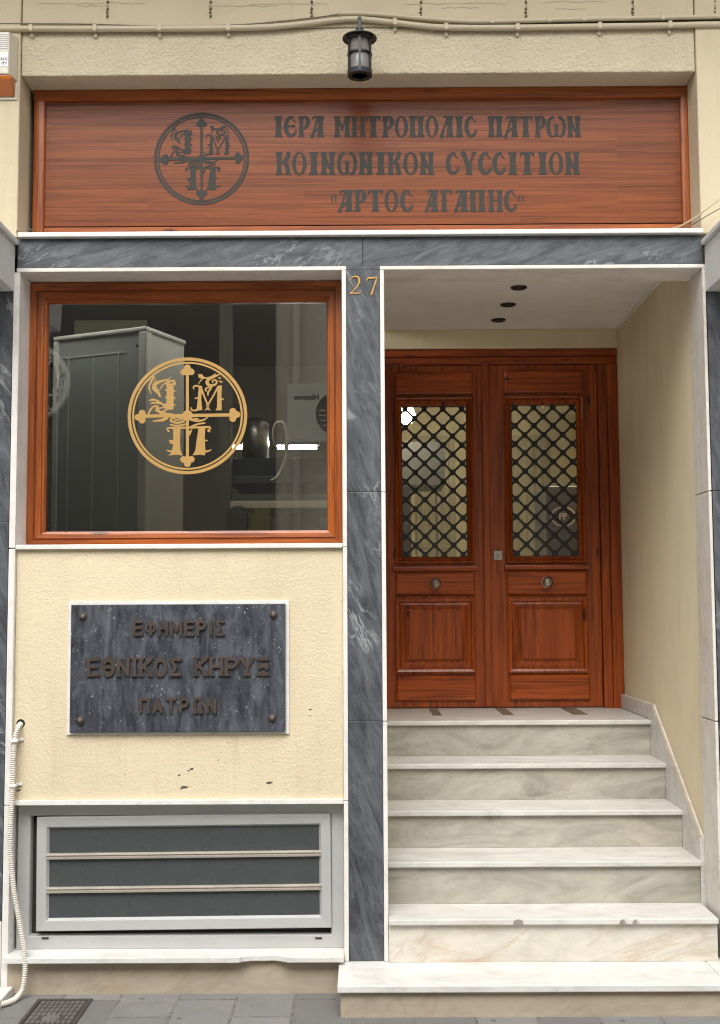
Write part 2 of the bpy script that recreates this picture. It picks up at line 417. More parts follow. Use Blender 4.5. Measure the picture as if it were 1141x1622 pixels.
M['added_tube'] = lamp_mat('added_tube_light', (1.0, 0.97, 0.88), 42.0)
M['bulb'] = lamp_mat('lamp_bulb', (1.0, 0.92, 0.74), 40.0)
M['opp_wall'] = stucco('opposite_wall', (0.74, 0.71, 0.65), 60, 0.4, 0.005, 0.3)
M['opp_dark'] = plain('opposite_shutter', (0.07, 0.072, 0.075), 0.5, 0.0, 0.15)
M['awning'] = plain('awning_cloth', (0.04, 0.05, 0.075), 0.8, 0.0, 0.15)
M['asphalt'] = plain('pale_street_paving', (0.46, 0.445, 0.42), 0.85, 0.0, 0.2, 0.5)

def plaque_mat():
    m = MN('weathered_plaque'); wv = m.world()
    a = m.noise(m.map((3, 3, 1.1), src=wv), 6, 9, 0.7, 0.8)
    c = m.ramp(a, [(0.28, (0.012, 0.013, 0.017)), (0.48, (0.045, 0.050, 0.062)), (0.64, (0.085, 0.095, 0.115)), (0.8, (0.15, 0.165, 0.18))])
    run = m.noise(m.map((34, 34, 1.6), src=wv), 1.0, 6, 0.7)
    c = m.mix(c, (0.22, 0.24, 0.25), m.math('MULTIPLY', m.ramp(run, [(0.55, 0.0), (0.78, 1.0)]), 0.5))
    dk = m.noise(m.map((26, 26, 2.2), loc=(4, 4, 4), src=wv), 1.0, 6, 0.7)
    c = m.mix(c, (0.010, 0.010, 0.013), m.math('MULTIPLY', m.ramp(dk, [(0.52, 0.0), (0.72, 1.0)]), 0.7))
    sp = m.noise(m.rmap((1.7, 1.6, 1), (0, R_(30), 0), wv), 36, 5, 0.7, 2.0)
    c = m.mix(c, (0.50, 0.52, 0.50), m.ramp(sp, [(0.625, 0.0), (0.68, 0.85)]))
    return m.fin(c, m.ramp(a, [(0.3, 0.35), (0.7, 0.6)]), m.bump(a, 0.12, 0.003), spec=0.4)
M['plaque'] = plaque_mat()

def paving_mat():
    m = MN('paving_tiles'); wv = m.world()
    br = m.n('ShaderNodeTexBrick')
    pm = m.map((1, 1, 1), loc=(0.28, 0.055, 0), rot=(0, 0, R_(90)), src=wv)
    m.l(pm, br.inputs['Vector']); br.inputs['Scale'].default_value = 1.0
    br.inputs['Brick Width'].default_value = 0.36; br.inputs['Row Height'].default_value = 0.243
    br.inputs['Mortar Size'].default_value = 0.0065; br.inputs['Mortar Smooth'].default_value = 0.25; br.offset = 0.42; br.offset_frequency = 2
    br.inputs['Color1'].default_value = (0, 0, 0, 1); br.inputs['Color2'].default_value = (1, 1, 1, 1); br.inputs['Mortar'].default_value = (0.5, 0.5, 0.5, 1)
    tone = m.mix((0.165, 0.16, 0.155), (0.235, 0.23, 0.22), br.outputs[0])
    g = m.noise(wv, 130, 3, 0.7)
    c = m.mix(tone, (0.10, 0.098, 0.095), m.math('MULTIPLY', m.ramp(g, [(0.45, 0.0), (0.75, 1.0)]), 0.45))
    st = m.noise(wv, 5, 6, 0.65, 0.5)
    c = m.mix(c, (0.12, 0.115, 0.105), m.math('MULTIPLY', m.ramp(st, [(0.5, 0.0), (0.75, 1.0)]), 0.55))
    gum = m.voro(wv, 9, 'F1', 1.0)
    gm = m.math('MULTIPLY', m.ramp(gum, [(0.10, 1.0), (0.14, 0.0)]), m.ramp(m.noise(wv, 3, 2), [(0.44, 0.0), (0.5, 1.0)]))
    c = m.mix(c, (0.06, 0.072, 0.068), m.math('MULTIPLY', gm, 0.9))
    wsp = m.ramp(m.noise(m.map(loc=(5, 5, 5), src=wv), 34, 3, 0.55), [(0.70, 0.0), (0.75, 1.0)])
    c = m.mix(c, (0.46, 0.44, 0.40), m.math('MULTIPLY', wsp, 0.6))
    mn = m.noise(wv, 22, 4, 0.7)
    c = m.mix(c, m.ramp(mn, [(0.3, (0.075, 0.072, 0.068)), (0.75, (0.25, 0.24, 0.22))]), m.math('MULTIPLY', br.outputs['Fac'], 0.9))
    h = m.math('SUBTRACT', m.math('MULTIPLY', g, 0.12), br.outputs['Fac'])
    return m.fin(c, 0.82, m.bump(h, 0.55, 0.006), spec=0.25)
M['paving'] = paving_mat()

# ------------------------------------------------------------------ flat shapes: distance fields contoured into one clean mesh
class SDF:
    def __init__(s, x0, x1, y0, y1, res):
        s.nx, s.ny = max(2, int((x1 - x0) / res) + 1), max(2, int((y1 - y0) / res) + 1)
        s.xs, s.ys = np.linspace(x0, x1, s.nx), np.linspace(y0, y1, s.ny)
        s.X, s.Y = np.meshgrid(s.xs, s.ys); s.d = np.full(s.X.shape, 9e9)
    def add(s, d): s.d = np.minimum(s.d, d); return s
    def seg(s, a, b, ra, rb=None):
        rb = ra if rb is None else rb
        ax, ay = a; dx, dy = b[0] - ax, b[1] - ay; L = dx * dx + dy * dy + 1e-12
        t = np.clip(((s.X - ax) * dx + (s.Y - ay) * dy) / L, 0, 1)
        return s.add(np.hypot(s.X - ax - t * dx, s.Y - ay - t * dy) - (ra + (rb - ra) * t))
    def bar(s, a, b, hw):
        ax, ay = a; dx, dy = b[0] - ax, b[1] - ay; L = math.hypot(dx, dy) + 1e-9; ux, uy = dx / L, dy / L
        u = (s.X - ax) * ux + (s.Y - ay) * uy - L / 2; v = -(s.X - ax) * uy + (s.Y - ay) * ux
        return s.add(np.maximum(np.abs(u) - L / 2, np.abs(v) - hw))
    def line(s, pts, rads):
        P = smoothpath([(p[0], p[1], 0) for p in pts], 1e9) if False else None
        pts = [np.array(p, float) for p in pts]; Q = [pts[0]] + pts + [pts[-1]]
        if not isinstance(rads, (list, tuple)): rads = [rads] * len(pts)
        prev = None
        for i in range(1, len(Q) - 2):
            a, b, c, d = Q[i - 1:i + 3]
            for k in range(8):
                t = k / 8
                q = 0.5 * (2 * b + (c - a) * t + (2 * a - 5 * b + 4 * c - d) * t * t + (3 * b - a - 3 * c + d) * t ** 3)
                r = rads[i - 1] + (rads[i] - rads[i - 1]) * t
                if prev is not None: s.seg(prev[0], q, prev[1], r)
                prev = (q, r)
        return s.seg(prev[0], pts[-1], prev[1], rads[-1])
    def disc(s, c, r): return s.add(np.hypot(s.X - c[0], s.Y - c[1]) - r)
    def ring(s, c, ra, rb): return s.add(np.abs(np.hypot(s.X - c[0], s.Y - c[1]) - (ra + rb) / 2) - abs(rb - ra) / 2)
    def ell(s, c, a, b): return (np.hypot((s.X - c[0]) / a, (s.Y - c[1]) / b) - 1) * min(a, b)
    def poly(s, pts):
        n = len(pts); d = np.full(s.X.shape, 9e9); ins = np.zeros(s.X.shape, bool)
        for i in range(n):
            ax, ay = pts[i]; bx, by = pts[(i + 1) % n]; dx, dy = bx - ax, by - ay
            t = np.clip(((s.X - ax) * dx + (s.Y - ay) * dy) / (dx * dx + dy * dy + 1e-12), 0, 1)
            d = np.minimum(d, np.hypot(s.X - ax - t * dx, s.Y - ay - t * dy))
            c = (ay > s.Y) != (by > s.Y)
            with np.errstate(divide='ignore', invalid='ignore'):
                xi = (bx - ax) * (s.Y - ay) / (by - ay if by != ay else 1e-12) + ax
            ins ^= c & (s.X < xi)
        return s.add(np.where(ins, -d, d))
    def mesh(s, bm, to3, depth=0.0, dirv=(0, -1, 0)):
        D, xs, ys = s.d, s.xs, s.ys; cache = {}
        def V(key, x, y):
            if key not in cache: cache[key] = bm.verts.new(to3(x, y))
            return cache[key]
        faces = []
        I = D < 0
        any_ = I[:-1, :-1] | I[1:, :-1] | I[:-1, 1:] | I[1:, 1:]
        for j, i in zip(*np.nonzero(any_)):
            cs = ((i, j), (i + 1, j), (i + 1, j + 1), (i, j + 1)); poly = []
            for k in range(4):
                a, b = cs[k], cs[(k + 1) % 4]; da, db = D[a[1], a[0]], D[b[1], b[0]]
                if da < 0: poly.append(V(a, xs[a[0]], ys[a[1]]))
                if (da < 0) != (db < 0):
                    t = min(0.98, max(0.02, da / (da - db)))
                    if a < b: key = (a, b)
                    else: key = (b, a)
                    poly.append(V(key, xs[a[0]] + (xs[b[0]] - xs[a[0]]) * t, ys[a[1]] + (ys[b[1]] - ys[a[1]]) * t))
            if len(poly) >= 3:
                try: faces.append(bm.faces.new(poly))
                except ValueError: pass
        if depth:
            g = bmesh.ops.extrude_face_region(bm, geom=faces)
            vs = [e for e in g['geom'] if isinstance(e, bmesh.types.BMVert)]
            bmesh.ops.translate(bm, verts=vs, vec=Vector(dirv) * depth)
        bmesh.ops.recalc_face_normals(bm, faces=bm.faces)
        return bm

def liturgical(ch, wd, res=0.03):
    """condensed flared capitals, height 1, width wd"""
    t = 0.205
    s = SDF(-0.12, wd + 0.12, -0.1, 1.1, res)
    def stem(x, t=t, y0=0.0, y1=1.0, sl=0.0):
        L = y1 - y0
        pr = [(0.80, 0), (0.52, 0.13), (0.43, 0.5), (0.52, 0.87), (0.80, 1)]
        s.poly([(x + a * t + sl * b, y0 + b * L) for a, b in pr] + [(x - a * t + sl * b, y0 + b * L) for a, b in pr[::-1]])
    def nub(x, y=0.5, k=0.5): s.poly([(x - t * k - 0.05, y), (x, y + 0.07), (x + t * k + 0.05, y), (x, y - 0.07)])
    def cres(c, a, b, ia, ib, sh, cut=None):
        d = np.maximum(s.ell(c, a, b), -s.ell((c[0] + sh, c[1]), ia, ib))
        if cut is not None: d = np.maximum(d, cut)
        s.add(d)
    lx, rx = t * 0.62, wd - t * 0.62
    if ch == 'I': stem(wd / 2, 0.27); nub(wd / 2)
    elif ch in 'OΘ':
        cres((wd / 2, 0.5), wd / 2, 0.51, wd / 2 - 0.17, 0.45, 0)
    elif ch in 'CE':
        cres((wd * 0.55, 0.5), wd * 0.55, 0.51, wd * 0.47, 0.45, 0.15, s.X - wd * 0.86)
        s.poly([(wd * 0.66, 0.93), (wd, 0.70), (wd * 0.98, 0.66), (wd * 0.66, 0.82)])
        s.line([(wd * 0.62, 0.06), (wd * 0.85, 0.16), (wd * 0.96, 0.34)], [0.06, 0.065, 0.03])
        if ch == 'E': s.bar((wd * 0.15, 0.53), (wd * 0.8, 0.53), 0.035); s.disc((wd * 0.78, 0.53), 0.07)
    elif ch == 'P':
        stem(lx + 0.02); s.line([(lx, 0.95), (wd * 0.7, 0.95), (wd * 0.87, 0.72), (wd * 0.66, 0.47), (lx, 0.45)], [0.045, 0.06, 0.115, 0.06, 0.035])
    elif ch == 'A':
        stem(rx - 0.0, 0.25); s.line([(wd * 0.10, 0.03), (wd * 0.26, 0.30), (wd * 0.55, 0.92)], [0.085, 0.05, 0.045])
        s.line([(wd * 0.22, 0.20), (wd * 0.48, 0.34), (wd * 0.76, 0.55)], [0.05, 0.05, 0.04])
        s.poly([(-0.0, 0), (wd * 0.34, 0), (wd * 0.20, 0.13)]); s.line([(wd * 0.18, 0.88), (wd * 0.30, 0.96), (wd * 0.8, 0.965)], [0.035, 0.045, 0.035])
    elif ch == 'Λ':
        stem(rx - 0.02, 0.27); s.line([(wd * 0.12, 0.03), (wd * 0.30, 0.40), (wd * 0.62, 0.93)], [0.09, 0.055, 0.05])
        s.poly([(0, 0), (wd * 0.36, 0), (wd * 0.2, 0.13)]); s.line([(wd * 0.3, 0.965), (wd * 0.8, 0.965)], 0.035)
    elif ch == 'M':
        stem(lx, 0.22); stem(rx, 0.22); s.line([(lx, 0.93), (wd * 0.40, 0.60), (wd * 0.5, 0.42)], [0.07, 0.055, 0.05])
        s.line([(rx, 0.93), (wd * 0.60, 0.60), (wd * 0.5, 0.42)], [0.055, 0.045, 0.045]); s.poly([(wd * 0.5 - 0.09, 0.30), (wd * 0.5 + 0.09, 0.30), (wd * 0.5, 0.5)])
    elif ch == 'H': stem(lx); stem(rx); s.bar((lx, 0.52), (rx, 0.52), 0.03); pass
    elif ch == 'N':
        stem(lx); stem(rx); s.line([(lx, 0.86), (wd * 0.40, 0.62), (wd * 0.55, 0.34), (rx, 0.24)], [0.05, 0.06, 0.065, 0.04])
    elif ch == 'T':
        stem(wd / 2, 0.25, 0, 0.98); s.bar((0.05, 0.955), (wd - 0.05, 0.955), 0.045); nub(wd / 2, 0.5)
        s.poly([(0.0, 1.0), (0.14, 1.0), (0.13, 0.92), (0.02, 0.76)]); s.poly([(wd, 1.0), (wd - 0.14, 1.0), (wd - 0.13, 0.92), (wd - 0.02, 0.76)])
    elif ch == 'Π':
        stem(lx + 0.03, 0.24); stem(rx - 0.03, 0.24); s.bar((0, 0.955), (wd, 0.955), 0.045); s.poly([(wd * .5 - .04, .93), (wd * .5 + .04, .93), (wd * .5, .85)])
    elif ch == 'Γ':
        stem(lx + 0.03); s.bar((0.03, 0.955), (wd * 0.95, 0.955), 0.045); s.poly([(wd, 1.0), (wd - 0.16, 1.0), (wd - 0.14, 0.92), (wd - 0.02, 0.74)]); nub(lx + 0.03)
    elif ch == 'Ω':
        a = wd * 0.27
        cres((a, 0.48), a, 0.49, a * 0.80, 0.43, 0.115, np.maximum(s.X - wd * 0.52, s.Y - 0.99)); cres((wd - a, 0.48), a, 0.49, a * 0.80, 0.43, -0.115, np.maximum(wd * 0.48 - s.X, s.Y - 0.99))
        stem(wd / 2, 0.18, 0.03, 0.62)
        s.d = np.where((s.Y > 0.62) & (np.abs(s.X - wd / 2) < wd * 0.17), np.maximum(s.d, 0.02), s.d)
        s.line([(wd * 0.28, 0.97), (wd * 0.36, 0.93)], 0.05); s.line([(wd * 0.72, 0.97), (wd * 0.64, 0.93)], 0.05)
    elif ch == 'K':
        stem(lx); s.line([(wd * 0.80, 0.94), (wd * 0.70, 0.72), (wd * 0.42, 0.55), (lx, 0.52)], [0.09, 0.09, 0.05, 0.04])
        s.line([(wd * 0.42, 0.54), (wd * 0.68, 0.44), (wd * 0.78, 0.10)], [0.045, 0.09, 0.10]); s.poly([(wd * 0.55, 0), (wd * 1.0, 0), (wd * 0.85, 0.14), (wd * 0.68, 0.14)])
        s.poly([(wd * 0.62, 1.0), (wd * 0.98, 1.0), (wd * 0.88, 0.88), (wd * 0.72, 0.88)])
    elif ch == 'Υ':
        s.line([(wd * 0.17, 0.95), (wd * 0.36, 0.62), (wd * 0.52, 0.30)], [0.10, 0.10, 0.08]); s.line([(wd * 0.84, 0.95), (wd * 0.68, 0.65), (wd * 0.52, 0.30)], [0.06, 0.05, 0.05])
        stem(wd * 0.52, 0.24, 0, 0.42); s.bar((0, 0.965), (wd * 0.38, 0.965), 0.035); s.bar((wd * 0.68, 0.965), (wd, 0.965), 0.035)
    elif ch == '"': s.poly([(0.02, 1), (wd * 0.34, 1), (wd * 0.27, 0), (wd * 0.1, 0)]); s.poly([(wd * 0.66, 1), (wd * 0.98, 1), (wd * 0.9, 0), (wd * 0.73, 0)])
    return s

def emblem():
    """monogram roundel, drawn in a 0..1141 frame, y down; centre 556,562 radius 491"""
    s = SDF(50, 1062, 56, 1068, 4.2)
    c = (556, 562)
    s.ring(c, 464, 491); s.ring(c, 438, 454)
    s.bar((553, 200), (558, 920), 12.5); s.bar((190, 564), (920, 558), 13.5); s.disc((557, 560), 43)
    for lobes in (((553, 158), (524, 193), (584, 193), (553, 205)), ((558, 966), (528, 930), (589, 929), (558, 918)), ((150, 573), (184, 538), (184, 598), (200, 566)), ((962, 555), (929, 527), (929, 589), (914, 558))):
        for i, p in enumerate(lobes): s.disc(p, 28 if i < 3 else 19)
    # I
    s.poly([(383, 312), (441, 306), (441, 505), (432, 511), (383, 511)]); s.line([(383, 305), (420, 296), (452, 296), (448, 280), (420, 272), (385, 292)], [8, 8, 7, 7, 6, 5])
    for y in (352, 412, 470): s.line([(441, y), (456, y + 2)], [7, 5]); s.line([(383, y - 6), (370, y - 8)], [6, 4])
    s.line([(413, 238), (395, 258), (345, 268), (292, 292), (285, 330), (318, 372), (330, 405)], [4, 6, 9, 15, 20, 12, 4])
    s.line([(448, 262), (400, 272), (355, 300), (325, 345)], [4, 5, 6, 4])
    s.line([(262, 262), (246, 296), (240, 330), (256, 372)], [9, 9, 6, 4]); s.disc((272, 240), 14); s.disc((258, 262), 10); s.disc((290, 262), 8)
    s.line([(245, 432), (275, 425), (310, 436), (345, 462), (382, 482)], [6, 9, 7, 9, 8]); s.line([(262, 452), (300, 452), (330, 462)], [8, 8, 5])
    s.line([(236, 545), (256, 505), (292, 478), (320, 500), (296, 520)], [9, 8, 8, 9, 7]); s.line([(300, 500), (330, 532), (372, 545), (420, 545)], [9, 12, 10, 6])
    s.line([(330, 500), (355, 490), (378, 500), (372, 522), (350, 522)], [5, 6, 7, 6, 5])
    s.line([(272, 606), (320, 602), (358, 596), (392, 580)], [4, 8, 14, 8])
    # M
    s.poly([(648, 312), (676, 312), (668, 420), (678, 517), (630, 517), (640, 430)]); s.poly([(802, 312), (838, 308), (834, 420), (838, 517), (782, 519), (798, 500)])
    s.line([(662, 318), (695, 405), (722, 470)], [9, 7, 7]); s.line([(808, 318), (765, 400), (724, 470)], [8, 7, 7])
    s.ring((722, 480), 8, 15); s.poly([(722, 490), (752, 522), (722, 512), (692, 522)])
    s.line([(650, 318), (622, 310), (604, 322), (608, 338)], [8, 7, 6, 5]); s.line([(640, 512), (610, 520), (590, 512), (586, 496)], [8, 7, 7, 5])
    s.line([(645, 412), (620, 416)], [7, 6]); s.line([(836, 424), (852, 425)], [7, 5])
    s.disc((664, 230), 19); s.line([(644, 214), (660, 226)], [5, 6]); s.line([(672, 236), (710, 246), (755, 232), (788, 210)], [9, 6, 6, 4]); s.line([(684, 246), (662, 268), (644, 298)], [5, 4, 3])
    s.line([(828, 208), (780, 234), (730, 258), (716, 285), (740, 308), (778, 304), (796, 280), (782, 262), (760, 270), (766, 284)], [4, 8, 12, 14, 12, 9, 8, 7, 6, 5])
    s.line([(748, 305), (748, 332), (734, 352), (724, 372), (724, 394)], [8, 8, 7, 8, 4]); s.line([(742, 326), (714, 328), (702, 346), (714, 356)], [6, 7, 6, 5])
    s.line([(806, 246), (824, 246)], [4, 7]); s.line([(812, 270), (836, 280)], [4, 7])
    # Pi
    s.bar((430, 666), (735, 658), 9); s.poly([(440, 662), (500, 662), (496, 760), (500, 850), (520, 897), (470, 888), (398, 896), (432, 872), (442, 760)])
    s.poly([(648, 664), (704, 660), (698, 760), (706, 866), (700, 896), (660, 890), (598, 896), (622, 858), (634, 760)])
    s.line([(736, 658), (746, 672), (726, 688), (740, 698)], [7, 6, 8, 6]); s.line([(432, 664), (402, 664), (390, 676), (404, 692)], [7, 7, 6, 8])
    s.line([(442, 776), (412, 772)], [9, 7]); s.line([(440, 788), (414, 792)], [7, 5]); s.line([(700, 772), (720, 772)], [7, 5])
    s.line([(388, 850), (420, 862), (446, 862)], [4, 8, 10]); s.line([(752, 850), (722, 862), (700, 862)], [4, 8, 10])
    s.line([(512, 590), (470, 574), (424, 588), (424, 608), (470, 622), (520, 612), (530, 600)], [10, 9, 9, 9, 9, 10, 8]); s.line([(450, 598), (486, 598)], [6, 6])
    s.line([(415, 636), (460, 646), (520, 640), (560, 622)], [5, 8, 8, 6]); s.line([(590, 596), (640, 606), (690, 598), (726, 572)], [12, 9, 7, 4]); s.line([(612, 585), (650, 590)], [5, 4])
    s.line([(590, 650), (622, 640), (650, 632), (700, 624)], [5, 8, 8, 6]); s.poly([(572, 690), (600, 672), (590, 700), (574, 740)])
    return s
EMB = emblem()
def emblem_mesh(cx, cz, rx, rz, y):
    return EMB.mesh(NB(), lambda x, yy: (cx + (x - 556) / 491 * rx, y, cz - (yy - 562) / 491 * rz), 0.0012)

GL = {'Ε': ([[(1, 1), (0, 1), (0, 0), (1, 0)], [(0, .52), (.85, .52)]], 'tb'), 'Φ': ([[(.5, 1.02), (.5, -.02)], 'o']), 'Η': ([[(0, 0), (0, 1)], [(1, 0), (1, 1)], [(0, .5), (1, .5)]]),
      'Μ': ([[(0, 0), (0, 1), (.5, .25), (1, 1), (1, 0)]]), 'Ρ': ([[(0, 0), (0, 1)], 'b']), 'Ι': ([[(.5, 0), (.5, 1)]]), 'Σ': ([[(1, 1), (0, 1), (.55, .5), (0, 0), (1, 0)]]),
      'Θ': (['O', [(.25, .5), (.75, .5)]]), 'Ν': ([[(0, 0), (0, 1), (1, 0), (1, 1)]]), 'Κ': ([[(0, 0), (0, 1)], [(1, 1), (.1, .45)], [(.3, .58), (1, 0)]]), 'Ο': (['O']),
      'Υ': ([[(0, 1), (.5, .45), (1, 1)], [(.5, .45), (.5, 0)]]), 'Ξ': ([[(0, 1), (1, 1)], [(.12, .5), (.88, .5)], [(0, 0), (1, 0)], [(.12, .38), (.12, .62)], [(.88, .38), (.88, .62)]]),
      'Π': ([[(0, 0), (0, 1), (1, 1), (1, 0)]]), 'Α': ([[(0, 0), (.5, 1), (1, 0)], [(.2, .3), (.8, .3)]]), 'Τ': ([[(0, 1), (1, 1)], [(.5, 1), (.5, 0)]]), 'Ω': ([[(0, 0), (.3, 0)], [(1, 0), (.7, 0)], 'w'])}
SERIF = {'Ε': [(0, 0), (0, 1)], 'Ν': [(0, 0), (0, 1), (1, 1)], 'Ι': [(.5, 0), (.5, 1)], 'Κ': [(0, 0), (0, 1), (1, 0), (1, 1)], 'Η': [(0, 0), (0, 1), (1, 0), (1, 1)], 'Ρ': [(0, 0), (0, 1)], 'Υ': [(0, 1), (1, 1), (.5, 0)]}
def raised_letter(bm, ch, x0, x1, z0, z1, y, depth, hw=0.1, serif=False):
    H = z1 - z0; wd = (x1 - x0) / H
    s = SDF(-0.06, wd + 0.06, -0.06, 1.06, 0.05)
    st = GL[ch][0] if isinstance(GL[ch], tuple) else GL[ch]
    m = hw
    f = lambda p: (m + p[0] * (wd - 2 * m), m + p[1] * (1 - 2 * m))
    for q in st:
        if q == 'O': s.add(np.abs(s.ell((wd / 2, .5), wd / 2 - m, .5 - m)) - m)
        elif q == 'o': s.add(np.abs(s.ell((wd / 2, .52), wd / 2 - m, .32 - m * .5)) - m * 0.9)
        elif q == 'b': s.line([(m, 1 - m), (wd * .6, 1 - m), (wd - m, .74), (wd * .6, .48), (m, .48)], m)
        elif q == 'w': s.line([(wd * .3, m), (wd * .08 + m, .5), (wd * .3, .9), (wd * .7, .9), (wd * .92 - m, .5), (wd * .7, m)], m)
        else:
            for a, b in zip(q, q[1:]): s.seg(f(a), f(b), m * 0.98)
    if serif:
        for p in SERIF.get(ch, []):
            c = f(p); s.bar((max(-.04, c[0] - .2), p[1] * .92 + .04), (min(wd + .04, c[0] + .2), p[1] * .92 + .04), 0.055)
    s.mesh(bm, lambda x, yy: (x0 + x * H, y, z0 + yy * H), depth)
def plain_text(bm, txt, size, x, y, z, facing=-1, bold=0.0, rot=0.0):
    """small printed words with the built-in face, centred at x,z; facing -1 looks to the street, +1 looks at the house"""
    c = bpy.data.curves.new('print', 'FONT'); c.body = txt; c.size = size; c.align_x = 'CENTER'; c.align_y = 'CENTER'; c.offset = bold
    o = bpy.data.objects.new('print', c); COL.objects.link(o)
    dg = bpy.context.evaluated_depsgraph_get(); dg.update()
    me = bpy.data.meshes.new_from_object(o.evaluated_get(dg))
    bpy.data.objects.remove(o)
    mm = Matrix.Translation((x, y, z)) @ Matrix.Rotation(rot, 4, 'Y') @ Matrix.Rotation(R_(180) if facing > 0 else 0, 4, 'Z') @ Matrix.Rotation(R_(90), 4, 'X')
    me.transform(mm); bm.from_mesh(me); bpy.data.meshes.remove(me)
    return bm
#==SETTING==
# ------------------------------------------------------------------ ground
def struct(name, bm, mat):
    o = part(name, bm, mat); o['kind'] = 'structure'; return o
struct('pavement', box(NB(), -14, 14, -2.4, 0.35, -0.15, 0.0), M['paving'])
struct('road', box(NB(), -60, 60, -60, 60, -0.6, -0.154), M['asphalt'])
struct('opposite_pavement', box(NB(), -14, 14, -7.4, -6.0, -0.15, -0.004), M['paving'])

# key levels, all measured on the facade plane (y = 0 is the face of the grey marble)
XL = WX(31, 240)                    # edge between left stucco pier and sign recess
XR = WX(1106, 240)
Z_REC = WZ(570, 117)                # top of the sign recess
Z_LEDGE1, Z_LEDGE0 = WZ(570, 367.5), WZ(570, 375)
Z_LIN0 = WZ(570, 421.5)             # underside of grey lintel
Z_TRIM0 = WZ(570, 428)
XPL, XPR = WX(550.8, 975), WX(605.3, 975)      # grey pillar
XSL0 = WX(543.6, 975)               # white strip left of the pillar
XSR1 = WX(612.2, 975)               # white strip right of the pillar
XW0, XW1 = WX(14, 900), WX(24, 900)  # left white strip
XJ0, XJ1 = WX(1121.5, 760), WX(1126.5, 760)     # right jamb strip front
Z_SLAB = WZ(590, 1523)
Z_TOP = 7.6
# ------------------------------------------------------------------ the building
B = thing('building', 'cream stucco building front with grey marble lintel and pillar framing window and porch', 'building', (0, 0, 0))
part('upper_wall', box(NB(), XL + .002, XR - .002, 0.0, 0.30, Z_REC, WZ(570, 44)), M['stucco_rough'], B, 0.006)
bm = NB(); box(bm, XL + .004, XR - .004, -0.006, 0.30, WZ(570, 43.5), Z_TOP); part('fascia', bm, M['stucco_smooth'], B, 0.004)
part('wall_pier', box(NB(), XL - 0.9, XL, -0.012, 0.30, Z_LEDGE1 - 0.02, Z_TOP), M['stucco_smooth'], B, 0.006)
part('wall_pier', box(NB(), XR, XR + 0.9, -0.012, 0.30, Z_LEDGE1 - 0.02, Z_TOP), M['stucco_smooth'], B, 0.006)
bm = NB(); box(bm, -4.6, XPR - .04, 0.31, 0.40, Z_LIN0, Z_TOP); box(bm, XPR - .039, 2.4, 0.31, 0.40, Z_TRIM0 + .24, Z_TOP); part('backing_wall', bm, M['room_dark'], B)
part('ledge', box(NB(), WX(31, 371), WX(1112, 371), -0.028, 0.14, Z_LEDGE0, Z_LEDGE1), M['trim_marble'], B, 0.003)
# grey lintel of two slabs
LI = NB(); xm = WX(574.8, 400); box(LI, WX(28, 400), xm - .0008, 0, 0.185, Z_LIN0, Z_LEDGE0 - .001); box(LI, xm + .0008, WX(1113, 400), 0.0012, 0.185, Z_LIN0, Z_LEDGE0 - .001)
part('lintel', LI, M['grey_marble_h'], B, 0.0015)
PL = NB()
zs = [Z_LIN0 - 0.018, WZ(578, 779), WZ(578, 1142), Z_SLAB + .001]
for i, (a, b) in enumerate(zip(zs, zs[1:])): box(PL, XPL + .0005, XPR - .0005, 0.0006 * i, 0.14, b + .0008, a - .0008)
box(PL, XPL + .0005, XPR - .0005, 0.0, 0.14, Z_LIN0 - .0172, Z_LIN0 - .0005)
part('pillar', PL, M['grey_marble_v'], B, 0.0015)
# white marble lining
T = NB()
box(T, WX(27, 425), XPL, -0.004, 0.30, Z_TRIM0, Z_LIN0 - .001)
box(T, XPR, XJ1, -0.0045, 0.215, Z_TRIM0 + .0005, Z_LIN0 - .001)
part('lining_soffit', T, M['soffit_marble'], B, 0.0025)
T = NB()
for z1, z0 in ((Z_TRIM0 - .001, WZ(546, 866)), (WZ(546, 867), WZ(546, 1268)), (WZ(546, 1269), Z_SLAB + .001)): box(T, XSL0, XPL - .0004, -0.004, 0.14, z0, z1)
for z1, z0 in ((Z_TRIM0 - .001, WZ(608, 779)), (WZ(608, 780), WZ(608, 1142)), (WZ(608, 1143), Z_SLAB + .001)): box(T, XPR + .0004, XSR1, -0.0045, 0.14, z0, z1)
part('lining_strip', T, M['trim_marble'], B, 0.002)
T = NB()
for z1, z0 in ((Z_TRIM0 - .001, WZ(20, 868)), (WZ(20, 869.5), WZ(20, 1275)), (WZ(20, 1276), 0.0)): box(T, XW0, XW1, -0.004, 0.30, z0, z1)
part('lining_strip', T, M['trim_marble'], B, 0.0025)
T = NB()
for z1, z0 in ((Z_TRIM0 - .001, WZ(1124, 777)), (WZ(1124, 778.5), WZ(1124, 1142)), (WZ(1124, 1143.5), 0.0)): box(T, XJ0, XJ1, -0.0045, 0.21, z0, z1)
part('jamb_lining', T, M['jamb_marble'], B, 0.0025)
